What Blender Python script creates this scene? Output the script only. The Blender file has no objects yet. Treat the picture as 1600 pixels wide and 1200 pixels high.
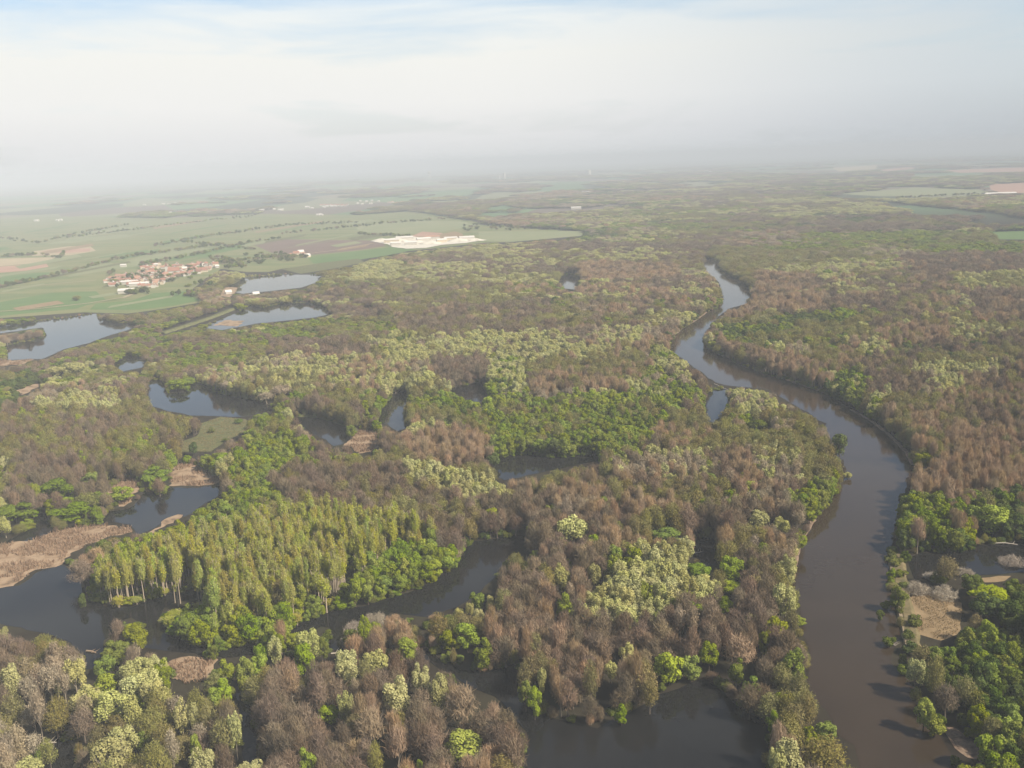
import bpy, math, random
import numpy as np
from mathutils import Matrix, Vector

S = bpy.context.scene
C = S.collection
rng = np.random.default_rng(11)
random.seed(5)

# ------------------------------------------------------------------ camera, sky, sun, exposure
W_PX, H_PX, F_PX = 1600.0, 1200.0, 1504.0
CAM_H = 200.0
PITCH = math.radians(13.1)
ROLL = math.radians(2.1)
FWD = np.array([0.0, math.cos(PITCH), -math.sin(PITCH)])
_r0 = np.array([1.0, 0.0, 0.0]); _u0 = np.array([0.0, math.sin(PITCH), math.cos(PITCH)])
RGT = _r0 * math.cos(ROLL) - _u0 * math.sin(ROLL)
UPV = _u0 * math.cos(ROLL) + _r0 * math.sin(ROLL)

cam_data = bpy.data.cameras.new('camera')
cam_data.sensor_width = 36.0
cam_data.lens = 36.0 * F_PX / W_PX
cam_data.clip_start = 1.0
cam_data.clip_end = 80000.0
cam = bpy.data.objects.new('camera', cam_data)
C.objects.link(cam)
m = Matrix.Identity(4)
for i in range(3):
    m[i][0] = RGT[i]; m[i][1] = UPV[i]; m[i][2] = -FWD[i]
m[0][3], m[1][3], m[2][3] = 0, 0, CAM_H
cam.matrix_world = m
S.camera = cam

SUN_EL = math.radians(43.0)
SUN_AZ = math.atan2(0.86, -0.42)          # measured from +Y towards +X: from the right, a little behind
sun_data = bpy.data.lights.new('sun', 'SUN')
sun_data.energy = 5.0
sun_data.angle = math.radians(0.6)
sun_data.color = (1.0, 0.915, 0.78)
sun = bpy.data.objects.new('sun', sun_data)
C.objects.link(sun)
_sd = Vector((math.sin(SUN_AZ) * math.cos(SUN_EL), math.cos(SUN_AZ) * math.cos(SUN_EL), math.sin(SUN_EL)))
sun.rotation_euler = (-_sd).to_track_quat('-Z', 'Y').to_euler()
sun.location = (900, -400, 900)

world = bpy.data.worlds.new('World')
S.world = world
world.use_nodes = True
wn, wl = world.node_tree.nodes, world.node_tree.links
wn.clear()


def nd(tree, kind, **kw):
    n = tree.nodes.new(kind)
    for k, v in kw.items():
        setattr(n, k, v)
    return n


def sky_world():
    t = world.node_tree
    out = nd(t, 'ShaderNodeOutputWorld')
    bg = nd(t, 'ShaderNodeBackground')
    bg.inputs['Strength'].default_value = 0.077
    sky = nd(t, 'ShaderNodeTexSky', sky_type='NISHITA', sun_disc=False)
    sky.sun_elevation = SUN_EL
    sky.sun_rotation = SUN_AZ
    sky.altitude = 200
    sky.air_density = 1.0
    sky.dust_density = 2.0
    sky.ozone_density = 1.0
    tc = nd(t, 'ShaderNodeTexCoord')
    sep = nd(t, 'ShaderNodeSeparateXYZ')
    wl.new(tc.outputs['Generated'], sep.inputs[0])
    # the sheet of thin cloud lies ahead; the sky behind the viewer, round the sun, is clear
    ahead = nd(t, 'ShaderNodeMapRange', interpolation_type='SMOOTHSTEP')
    ahead.inputs['From Min'].default_value = -0.25
    ahead.inputs['From Max'].default_value = 0.35
    wl.new(sep.outputs['Y'], ahead.inputs['Value'])
    # thin high cloud: streaky noise over the dome
    mp = nd(t, 'ShaderNodeMapping')
    mp.inputs['Scale'].default_value = (2.2, 2.2, 15.0)
    mp.inputs['Rotation'].default_value = (0.10, 0.10, 0.4)
    wl.new(tc.outputs['Generated'], mp.inputs['Vector'])
    nz = nd(t, 'ShaderNodeTexNoise')
    nz.inputs['Scale'].default_value = 1.6
    nz.inputs['Detail'].default_value = 5
    nz.inputs['Roughness'].default_value = 0.55
    nz.inputs['Distortion'].default_value = 0.4
    wl.new(mp.outputs[0], nz.inputs['Vector'])
    # cloud sheet thins out with height and towards +X
    rise = nd(t, 'ShaderNodeMapRange', interpolation_type='SMOOTHSTEP')
    rise.inputs['From Min'].default_value = 0.07
    rise.inputs['From Max'].default_value = 0.24
    rise.inputs['To Min'].default_value = 1.0
    rise.inputs['To Max'].default_value = 0.05
    wl.new(sep.outputs['Z'], rise.inputs['Value'])
    cut = nd(t, 'ShaderNodeMapRange')
    cut.inputs['From Min'].default_value = 0.36
    cut.inputs['From Max'].default_value = 0.60
    cut.inputs['To Min'].default_value = -0.20
    cut.inputs['To Max'].default_value = 0.35
    wl.new(nz.outputs['Fac'], cut.inputs['Value'])
    add = nd(t, 'ShaderNodeMath', operation='ADD', use_clamp=True)
    wl.new(rise.outputs[0], add.inputs[0]); wl.new(cut.outputs[0], add.inputs[1])
    xr = nd(t, 'ShaderNodeMapRange', interpolation_type='SMOOTHSTEP')
    xr.inputs['From Min'].default_value = 0.16
    xr.inputs['From Max'].default_value = 0.60
    xr.inputs['To Min'].default_value = 1.0
    xr.inputs['To Max'].default_value = 0.80
    wl.new(sep.outputs['X'], xr.inputs['Value'])
    mul = nd(t, 'ShaderNodeMath', operation='MULTIPLY', use_clamp=True)
    wl.new(add.outputs[0], mul.inputs[0]); wl.new(xr.outputs[0], mul.inputs[1])
    # cloud colour by elevation: grey murk at the horizon, cream above
    cr = nd(t, 'ShaderNodeValToRGB')
    e = cr.color_ramp.elements
    e[0].position = 0.0; e[0].color = (0.74, 0.75, 0.76, 1)
    e[1].position = 1.0; e[1].color = (0.86, 0.92, 0.97, 1)
    for p, c in ((0.16, (0.80, 0.80, 0.80, 1)), (0.34, (0.88, 0.875, 0.855, 1)), (0.60, (0.90, 0.90, 0.86, 1)), (0.85, (0.84, 0.89, 0.90, 1))):
        el = cr.color_ramp.elements.new(p); el.color = c
    zr = nd(t, 'ShaderNodeMapRange')
    zr.inputs['From Min'].default_value = 0.0
    zr.inputs['From Max'].default_value = 0.17
    wl.new(sep.outputs['Z'], zr.inputs['Value'])
    wl.new(zr.outputs[0], cr.inputs[0])
    ten = nd(t, 'ShaderNodeMix', data_type='RGBA', blend_type='MULTIPLY')
    ten.inputs['Factor'].default_value = 1.0
    ten.inputs['B'].default_value = (10, 10, 10, 1)
    wl.new(cr.outputs[0], ten.inputs['A'])
    mix = nd(t, 'ShaderNodeMix', data_type='RGBA')
    cover = nd(t, 'ShaderNodeMath', operation='MULTIPLY')
    wl.new(mul.outputs[0], cover.inputs[0]); wl.new(ahead.outputs[0], cover.inputs[1])
    wl.new(cover.outputs[0], mix.inputs['Factor'])
    blue = nd(t, 'ShaderNodeMix', data_type='RGBA', blend_type='MULTIPLY')
    blue.inputs['Factor'].default_value = 1.0
    zen = nd(t, 'ShaderNodeMapRange', interpolation_type='SMOOTHSTEP')
    zen.inputs['From Min'].default_value = 0.2
    zen.inputs['From Max'].default_value = 0.55
    wl.new(sep.outputs['Z'], zen.inputs['Value'])
    deep = nd(t, 'ShaderNodeMix', data_type='RGBA')
    deep.inputs['A'].default_value = (1.35, 1.55, 1.7, 1)
    deep.inputs['B'].default_value = (0.75, 0.80, 0.85, 1)
    wl.new(zen.outputs[0], deep.inputs['Factor'])
    clear = nd(t, 'ShaderNodeMix', data_type='RGBA')
    clear.inputs['A'].default_value = (0.72, 0.76, 0.8, 1)
    wl.new(ahead.outputs[0], clear.inputs['Factor'])
    wl.new(deep.outputs['Result'], clear.inputs['B'])
    wl.new(clear.outputs['Result'], blue.inputs['B'])
    wl.new(sky.outputs[0], blue.inputs['A'])
    wl.new(blue.outputs['Result'], mix.inputs['A'])
    side = nd(t, 'ShaderNodeMapRange', interpolation_type='SMOOTHSTEP')
    side.inputs['From Min'].default_value = -0.05
    side.inputs['From Max'].default_value = 0.55
    wl.new(sep.outputs['X'], side.inputs['Value'])
    tint = nd(t, 'ShaderNodeMix', data_type='RGBA')
    tint.inputs['A'].default_value = (1.0, 1.0, 1.0, 1)
    tint.inputs['B'].default_value = (0.72, 0.77, 0.83, 1)
    wl.new(side.outputs[0], tint.inputs['Factor'])
    shade = nd(t, 'ShaderNodeMix', data_type='RGBA', blend_type='MULTIPLY')
    shade.inputs['Factor'].default_value = 1.0
    wl.new(ten.outputs['Result'], shade.inputs['A'])
    wl.new(tint.outputs['Result'], shade.inputs['B'])
    wl.new(shade.outputs['Result'], mix.inputs['B'])
    wl.new(mix.outputs['Result'], bg.inputs['Color'])
    wl.new(bg.outputs[0], out.inputs['Surface'])


sky_world()
S.view_settings.view_transform = 'Standard'
S.view_settings.look = 'None'
S.view_settings.gamma = 1.0
S.view_settings.exposure = 0.42
S.cycles.use_denoising = True
S.cycles.max_bounces = 6
S.cycles.diffuse_bounces = 2
S.cycles.glossy_bounces = 2
S.cycles.transmission_bounces = 3
S.cycles.transparent_max_bounces = 4
S.cycles.volume_bounces = 0
S.cycles.sample_clamp_indirect = 4.0


# ------------------------------------------------------------------ photo pixel <-> ground
def ray(px, py):
    px = np.asarray(px, float); py = np.asarray(py, float)
    a = (px - W_PX / 2)[..., None]; b = (H_PX / 2 - py)[..., None]
    return FWD * F_PX + RGT * a + UPV * b


def at(px, py, z=0.0):
    """the point of the level z that is seen at photo pixel (px, py)"""
    d = ray(px, py)
    t = (z - CAM_H) / d[..., 2]
    p = d * t[..., None]
    p[..., 2] = z
    return p


def proj(x, y, z):
    x = np.asarray(x, float); y = np.asarray(y, float); z = np.asarray(z, float) - CAM_H
    dep = x * FWD[0] + y * FWD[1] + z * FWD[2]
    u = x * RGT[0] + y * RGT[1] + z * RGT[2]
    v = x * UPV[0] + y * UPV[1] + z * UPV[2]
    dep = np.maximum(dep, 1e-3)
    return W_PX / 2 + F_PX * u / dep, H_PX / 2 - F_PX * v / dep, dep


def inside(poly, px, py):
    poly = np.asarray(poly, float)
    r = np.zeros(np.shape(px), bool)
    n = len(poly)
    x0, y0 = poly.min(0); x1, y1 = poly.max(0)
    sel = (px >= x0) & (px <= x1) & (py >= y0) & (py <= y1)
    if not sel.any():
        return r
    X, Y = px[sel], py[sel]
    q = np.zeros(X.shape, bool)
    j = n - 1
    for i in range(n):
        xi, yi = poly[i]; xj, yj = poly[j]
        c = (yi > Y) != (yj > Y)
        if yj != yi:
            q ^= c & (X < (xj - xi) * (Y - yi) / (yj - yi) + xi)
        j = i
    r[sel] = q
    return r


# smooth value noise on the ground plane (for clumping)
def vnoise(x, y, scale, seed):
    def h(i, j):
        n = (i * 374761393 + j * 668265263 + seed * 974711) & 0xFFFFFFFF
        n = ((n ^ (n >> 13)) * 1274126177) & 0xFFFFFFFF
        return ((n ^ (n >> 16)) & 0xFFFF) / 65535.0
    X = x / scale; Y = y / scale
    i = np.floor(X).astype(np.int64); j = np.floor(Y).astype(np.int64)
    fx = X - i; fy = Y - j
    fx = fx * fx * (3 - 2 * fx); fy = fy * fy * (3 - 2 * fy)
    return (h(i, j) * (1 - fx) + h(i + 1, j) * fx) * (1 - fy) + (h(i, j + 1) * (1 - fx) + h(i + 1, j + 1) * fx) * fy


# ------------------------------------------------------------------ materials
def new_mat(name):
    mt = bpy.data.materials.new(name)
    mt.use_nodes = True
    mt.node_tree.nodes.clear()
    return mt, mt.node_tree


def foliage_mat(name, c1, c2, var=0.16, hue=0.012, trans=0.13):
    mt, t = new_mat(name)
    L = t.links.new
    out = nd(t, 'ShaderNodeOutputMaterial')
    geo = nd(t, 'ShaderNodeNewGeometry')
    oi = nd(t, 'ShaderNodeObjectInfo')
    mix = nd(t, 'ShaderNodeMix', data_type='RGBA')
    mix.inputs['A'].default_value = (*c1, 1); mix.inputs['B'].default_value = (*c2, 1)
    av = nd(t, 'ShaderNodeMath', operation='MULTIPLY_ADD')   # 0.55 island + 0.45 tree
    av.inputs[1].default_value = 0.5
    o2 = nd(t, 'ShaderNodeMath', operation='MULTIPLY')
    o2.inputs[1].default_value = 0.5
    L(oi.outputs['Random'], o2.inputs[0])
    L(geo.outputs['Random Per Island'], av.inputs[0]); L(o2.outputs[0], av.inputs[2])
    L(av.outputs[0], mix.inputs['Factor'])
    hs = nd(t, 'ShaderNodeHueSaturation')
    wn_ = nd(t, 'ShaderNodeTexWhiteNoise', noise_dimensions='1D')
    L(oi.outputs['Random'], wn_.inputs['W'])
    sp = nd(t, 'ShaderNodeSeparateColor')
    L(wn_.outputs['Color'], sp.inputs[0])
    for sock, lo, hi, src in (('Hue', 0.5 - hue, 0.5 + hue, 'Red'), ('Value', 1 - var, 1 + var, 'Green'), ('Saturation', 0.88, 1.1, 'Blue')):
        mr = nd(t, 'ShaderNodeMapRange')
        mr.inputs['To Min'].default_value = lo; mr.inputs['To Max'].default_value = hi
        L(sp.outputs[src], mr.inputs['Value'])
        L(mr.outputs[0], hs.inputs[sock])
    L(mix.outputs['Result'], hs.inputs['Color'])
    df = nd(t, 'ShaderNodeBsdfDiffuse')
    L(hs.outputs[0], df.inputs['Color'])
    if trans > 0:
        tr = nd(t, 'ShaderNodeBsdfTranslucent')
        L(hs.outputs[0], tr.inputs['Color'])
        ms = nd(t, 'ShaderNodeMixShader')
        ms.inputs[0].default_value = trans
        L(df.outputs[0], ms.inputs[1]); L(tr.outputs[0], ms.inputs[2])
        L(ms.outputs[0], out.inputs['Surface'])
    else:
        L(df.outputs[0], out.inputs['Surface'])
    return mt


def ground_mat(name, cols, scale, detail=6, rough=0.95, stripes=None, bump=0.0, stretch=(1, 1, 1), rot=0.0):
    """patchy earth: noise through a ramp of the given colours, in world metres"""
    mt, t = new_mat(name)
    L = t.links.new
    out = nd(t, 'ShaderNodeOutputMaterial')
    bs = nd(t, 'ShaderNodeBsdfPrincipled')
    bs.inputs['Roughness'].default_value = rough
    bs.inputs['Specular IOR Level'].default_value = 0.1
    geo = nd(t, 'ShaderNodeNewGeometry')
    mp = nd(t, 'ShaderNodeMapping')
    mp.inputs['Scale'].default_value = stretch
    mp.inputs['Rotation'].default_value = (0, 0, rot)
    L(geo.outputs['Position'], mp.inputs['Vector'])
    nz = nd(t, 'ShaderNodeTexNoise')
    nz.inputs['Scale'].default_value = 1.0 / scale
    nz.inputs['Detail'].default_value = detail
    nz.inputs['Roughness'].default_value = 0.62
    L(mp.outputs[0], nz.inputs['Vector'])
    cr = nd(t, 'ShaderNodeValToRGB')
    els = cr.color_ramp.elements
    n = len(cols)
    for i, c in enumerate(cols):
        p = 0.30 + 0.40 * i / max(1, n - 1)
        if i < 2:
            els[i].position = p; els[i].color = (*c, 1)
        else:
            e = els.new(p); e.color = (*c, 1)
    L(nz.outputs['Fac'], cr.inputs[0])
    L(cr.outputs[0], bs.inputs['Base Color'])
    if bump:
        n2 = nd(t, 'ShaderNodeTexNoise')
        n2.inputs['Scale'].default_value = 1.2
        n2.inputs['Detail'].default_value = 4
        L(geo.outputs['Position'], n2.inputs['Vector'])
        bp = nd(t, 'ShaderNodeBump')
        bp.inputs['Strength'].default_value = bump
        bp.inputs['Distance'].default_value = 0.5
        L(n2.outputs['Fac'], bp.inputs['Height'])
        L(bp.outputs[0], bs.inputs['Normal'])
    L(bs.outputs[0], out.inputs['Surface'])
    return mt


def plain_mat(name, col, rough=0.8, noise=0.12, scale=1.5):
    mt, t = new_mat(name)
    L = t.links.new
    out = nd(t, 'ShaderNodeOutputMaterial')
    bs = nd(t, 'ShaderNodeBsdfPrincipled')
    bs.inputs['Roughness'].default_value = rough
    bs.inputs['Specular IOR Level'].default_value = 0.2
    geo = nd(t, 'ShaderNodeNewGeometry')
    nz = nd(t, 'ShaderNodeTexNoise')
    nz.inputs['Scale'].default_value = scale
    nz.inputs['Detail'].default_value = 3
    L(geo.outputs['Position'], nz.inputs['Vector'])
    oi = nd(t, 'ShaderNodeObjectInfo')
    ad = nd(t, 'ShaderNodeMath', operation='ADD')
    L(nz.outputs['Fac'], ad.inputs[0]); L(oi.outputs['Random'], ad.inputs[1])
    mr = nd(t, 'ShaderNodeMapRange')
    mr.inputs['From Max'].default_value = 2.0
    mr.inputs['To Min'].default_value = 1 - noise; mr.inputs['To Max'].default_value = 1 + noise
    L(ad.outputs[0], mr.inputs['Value'])
    mx = nd(t, 'ShaderNodeMix', data_type='RGBA', blend_type='MULTIPLY')
    mx.inputs['Factor'].default_value = 1
    mx.inputs['A'].default_value = (*col, 1)
    L(mr.outputs[0], mx.inputs['B'])
    L(mx.outputs['Result'], bs.inputs['Base Color'])
    L(bs.outputs[0], out.inputs['Surface'])
    return mt


def water_mat(name, c1, c2, scale=60.0, rough=0.07, bump=0.06):
    mt, t = new_mat(name)
    L = t.links.new
    out = nd(t, 'ShaderNodeOutputMaterial')
    bs = nd(t, 'ShaderNodeBsdfPrincipled')
    bs.inputs['Roughness'].default_value = rough
    bs.inputs['IOR'].default_value = 1.333
    bs.inputs['Specular IOR Level'].default_value = 0.30
    geo = nd(t, 'ShaderNodeNewGeometry')
    nz = nd(t, 'ShaderNodeTexNoise')
    nz.inputs['Scale'].default_value = 1.0 / scale
    nz.inputs['Detail'].default_value = 4
    nz.inputs['Distortion'].default_value = 0.8
    L(geo.outputs['Position'], nz.inputs['Vector'])
    mr = nd(t, 'ShaderNodeMapRange')
    mr.inputs['From Min'].default_value = 0.35; mr.inputs['From Max'].default_value = 0.65
    L(nz.outputs['Fac'], mr.inputs['Value'])
    mx = nd(t, 'ShaderNodeMix', data_type='RGBA')
    mx.inputs['A'].default_value = (*c1, 1); mx.inputs['B'].default_value = (*c2, 1)
    L(mr.outputs[0], mx.inputs['Factor'])
    L(mx.outputs['Result'], bs.inputs['Base Color'])
    n2 = nd(t, 'ShaderNodeTexNoise')
    n2.inputs['Scale'].default_value = 0.35
    n2.inputs['Detail'].default_value = 3
    L(geo.outputs['Position'], n2.inputs['Vector'])
    bp = nd(t, 'ShaderNodeBump')
    bp.inputs['Strength'].default_value = bump
    bp.inputs['Distance'].default_value = 0.4
    L(n2.outputs['Fac'], bp.inputs['Height'])
    L(bp.outputs[0], bs.inputs['Normal'])
    L(bs.outputs[0], out.inputs['Surface'])
    return mt


M_GROUND = ground_mat('forest_floor', [(0.020, 0.016, 0.012), (0.032, 0.026, 0.018), (0.042, 0.036, 0.022), (0.030, 0.032, 0.018)], 35)


def far_plain(mt):  # farmland patchwork, kept pale so its colour also stands in for distant haze
    t = mt.node_tree
    L = t.links.new
    bs = [n for n in t.nodes if n.type == 'BSDF_PRINCIPLED'][0]
    near = bs.inputs['Base Color'].links[0].from_socket
    geo = nd(t, 'ShaderNodeNewGeometry')
    sep = nd(t, 'ShaderNodeSeparateXYZ')
    L(geo.outputs['Position'], sep.inputs[0])
    mp = nd(t, 'ShaderNodeMapping')
    mp.inputs['Scale'].default_value = (1 / 420.0, 1 / 900.0, 1)
    mp.inputs['Rotation'].default_value = (0, 0, 0.12)
    L(geo.outputs['Position'], mp.inputs['Vector'])
    vo = nd(t, 'ShaderNodeTexVoronoi')
    vo.inputs['Scale'].default_value = 1.0
    L(mp.outputs[0], vo.inputs['Vector'])
    sc = nd(t, 'ShaderNodeSeparateColor')
    L(vo.outputs['Color'], sc.inputs[0])
    cr = nd(t, 'ShaderNodeValToRGB')
    cr.color_ramp.interpolation = 'CONSTANT'
    e = cr.color_ramp.elements
    e[0].position = 0.0; e[0].color = (0.10, 0.17, 0.07, 1)
    e[1].position = 0.30; e[1].color = (0.15, 0.12, 0.09, 1)
    for p, c in ((0.45, (0.20, 0.21, 0.11, 1)), (0.6, (0.20, 0.17, 0.10, 1)), (0.7, (0.06, 0.075, 0.04, 1)), (0.82, (0.13, 0.20, 0.08, 1)), (0.92, (0.20, 0.20, 0.11, 1))):
        q = e.new(p); q.color = c
    L(sc.outputs[0], cr.inputs[0])
    mr = nd(t, 'ShaderNodeMapRange', interpolation_type='SMOOTHSTEP')
    mr.inputs['From Min'].default_value = 2300
    mr.inputs['From Max'].default_value = 3600
    L(sep.outputs['Y'], mr.inputs['Value'])
    mx = nd(t, 'ShaderNodeMix', data_type='RGBA')
    L(mr.outputs[0], mx.inputs['Factor'])
    L(near, mx.inputs['A']); L(cr.outputs[0], mx.inputs['B'])
    L(mx.outputs['Result'], bs.inputs['Base Color'])


far_plain(M_GROUND)
M_RIVER = water_mat('river_water', (0.036, 0.025, 0.016), (0.047, 0.033, 0.021), 70, 0.08, 0.08)
M_POOL = water_mat('pool_water', (0.012, 0.012, 0.012), (0.016, 0.015, 0.014), 60, 0.05, 0.03)
M_REED = ground_mat('reed_ground', [(0.07, 0.05, 0.035), (0.27, 0.185, 0.115), (0.38, 0.27, 0.175), (0.24, 0.17, 0.11)], 9, bump=0.6)
M_MUD = ground_mat('mud', [(0.07, 0.05, 0.036), (0.16, 0.112, 0.078), (0.25, 0.18, 0.125), (0.12, 0.09, 0.06)], 4, bump=0.7)
M_MEADOW = ground_mat('meadow_grass', [(0.10, 0.115, 0.045), (0.15, 0.145, 0.06), (0.09, 0.10, 0.04), (0.20, 0.17, 0.085)], 5, bump=0.4)
M_DRYBANK = ground_mat('dry_bank', [(0.09, 0.085, 0.04), (0.16, 0.13, 0.065), (0.22, 0.17, 0.095)], 4, bump=0.5)
M_STRAW = ground_mat('dry_meadow', [(0.20, 0.145, 0.08), (0.27, 0.19, 0.105), (0.31, 0.225, 0.13)], 7, bump=0.4)
M_FIELD = ground_mat('green_field', [(0.12, 0.155, 0.06), (0.15, 0.18, 0.068), (0.21, 0.205, 0.09), (0.15, 0.165, 0.068)], 190, stretch=(1, 3.2, 1), rot=0.5)
M_FIELD2 = ground_mat('lush_field', [(0.095, 0.16, 0.050), (0.125, 0.19, 0.060)], 60)
M_FIELD3 = ground_mat('pale_field', [(0.19, 0.22, 0.105), (0.25, 0.25, 0.13)], 90)
M_PLOUGH = ground_mat('ploughed_field', [(0.15, 0.105, 0.085), (0.19, 0.13, 0.10)], 50)
M_CLAY = ground_mat('clay_field', [(0.36, 0.20, 0.14), (0.42, 0.27, 0.19)], 60)
M_TAN = ground_mat('stubble_field', [(0.34, 0.28, 0.17), (0.42, 0.34, 0.21)], 60)
M_CHALK = ground_mat('chalk', [(0.36, 0.31, 0.25), (0.62, 0.57, 0.47), (0.68, 0.63, 0.53), (0.52, 0.45, 0.36)], 14)
M_PATH = ground_mat('sand_path', [(0.19, 0.15, 0.09), (0.32, 0.25, 0.16)], 5)


# ------------------------------------------------------------------ generic builders
def link(name, mesh, mat=None, parent=None):
    o = bpy.data.objects.new(name, mesh)
    C.objects.link(o)
    if mat is not None:
        mesh.materials.append(mat)
    if parent is not None:
        o.parent = parent
    return o


def tag(o, label=None, cat=None, group=None, kind=None):
    if label: o['label'] = label
    if cat: o['category'] = cat
    if group: o['group'] = group
    if kind: o['kind'] = kind
    return o


def mesh_from(name, verts, faces, smooth=False):
    me = bpy.data.meshes.new(name)
    me.from_pydata([tuple(v) for v in verts], [], [tuple(f) for f in faces])
    me.update()
    if smooth:
        me.polygons.foreach_set('use_smooth', [True] * len(me.polygons))
    return me


def wiggle_outline(poly, amp, step):
    """pixel polygon -> ground outline, resampled every `step` metres and roughened by `amp` metres"""
    P = at(np.array([p[0] for p in poly], float), np.array([p[1] for p in poly], float))[:, :2]
    out = []
    n = len(P)
    for i in range(n):
        a, b = P[i], P[(i + 1) % n]
        L = np.linalg.norm(b - a)
        k = max(1, min(60, int(L / step)))
        nrm = np.array([-(b - a)[1], (b - a)[0]]) / max(L, 1e-6)
        for q in range(k):
            t = q / k
            p = a + (b - a) * t
            w = (vnoise(np.array([p[0]]), np.array([p[1]]), step * 2.2, 7)[0] - 0.5) * 2 * amp
            w += (vnoise(np.array([p[0]]), np.array([p[1]]), step * 0.8, 17)[0] - 0.5) * amp
            out.append(p + nrm * min(w, 0.3 * L) * (1 if k > 1 else 0.4))
    return out


def sheet(name, poly, mat, z, amp=1.2, step=4.0, kind='structure'):
    o2 = wiggle_outline(poly, amp, step)
    import bmesh
    bm = bmesh.new()
    vs = [bm.verts.new((p[0], p[1], z)) for p in o2]
    f = bm.faces.new(vs)
    if f.normal.z < 0:
        f.normal_flip()
    bm.normal_update()
    bmesh.ops.triangulate(bm, faces=bm.faces[:], ngon_method='EAR_CLIP')
    bmesh.ops.recalc_face_normals(bm, faces=bm.faces[:])
    for f in bm.faces:
        f.normal_update()
        if f.normal.z < 0:
            f.normal_flip()
    me = bpy.data.meshes.new(name)
    bm.to_mesh(me); bm.free()
    o = link(name, me, mat)
    o['kind'] = kind
    return o


# ------------------------------------------------------------------ the map (all outlines in photo pixels)
RIVER = [(1095, 407), (1105, 425), (1122, 440), (1128, 455), (1130, 468), (1120, 482), (1100, 490), (1085, 503), (1065, 515),
         (1050, 528), (1045, 545), (1060, 556), (1080, 572), (1100, 585), (1118, 598), (1140, 603), (1200, 608), (1230, 628), (1262, 645),
         (1288, 662), (1300, 690), (1312, 720), (1318, 745), (1310, 768), (1290, 790), (1272, 815), (1262, 832), (1250, 850), (1243, 875),
         (1240, 900), (1245, 930), (1252, 960), (1253, 990), (1262, 1020), (1258, 1060), (1262, 1090), (1288, 1108), (1300, 1125),
         (1308, 1150), (1328, 1165), (1342, 1195), (1352, 1240), (1505, 1240), (1490, 1195), (1475, 1160), (1450, 1122), (1430, 1100),
         (1420, 1065), (1405, 1050), (1396, 1035), (1402, 1010), (1408, 985), (1400, 950), (1392, 920), (1387, 890), (1390, 860),
         (1398, 840), (1400, 820), (1408, 800), (1412, 765), (1425, 740), (1430, 725), (1420, 705), (1400, 685), (1370, 660), (1330, 637),
         (1290, 615), (1270, 608), (1230, 595), (1190, 583), (1150, 568), (1115, 550), (1100, 540), (1098, 525), (1110, 510), (1120, 497),
         (1140, 482), (1165, 475), (1172, 465), (1172, 450), (1160, 440), (1140, 430), (1124, 418), (1122, 404)]
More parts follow.
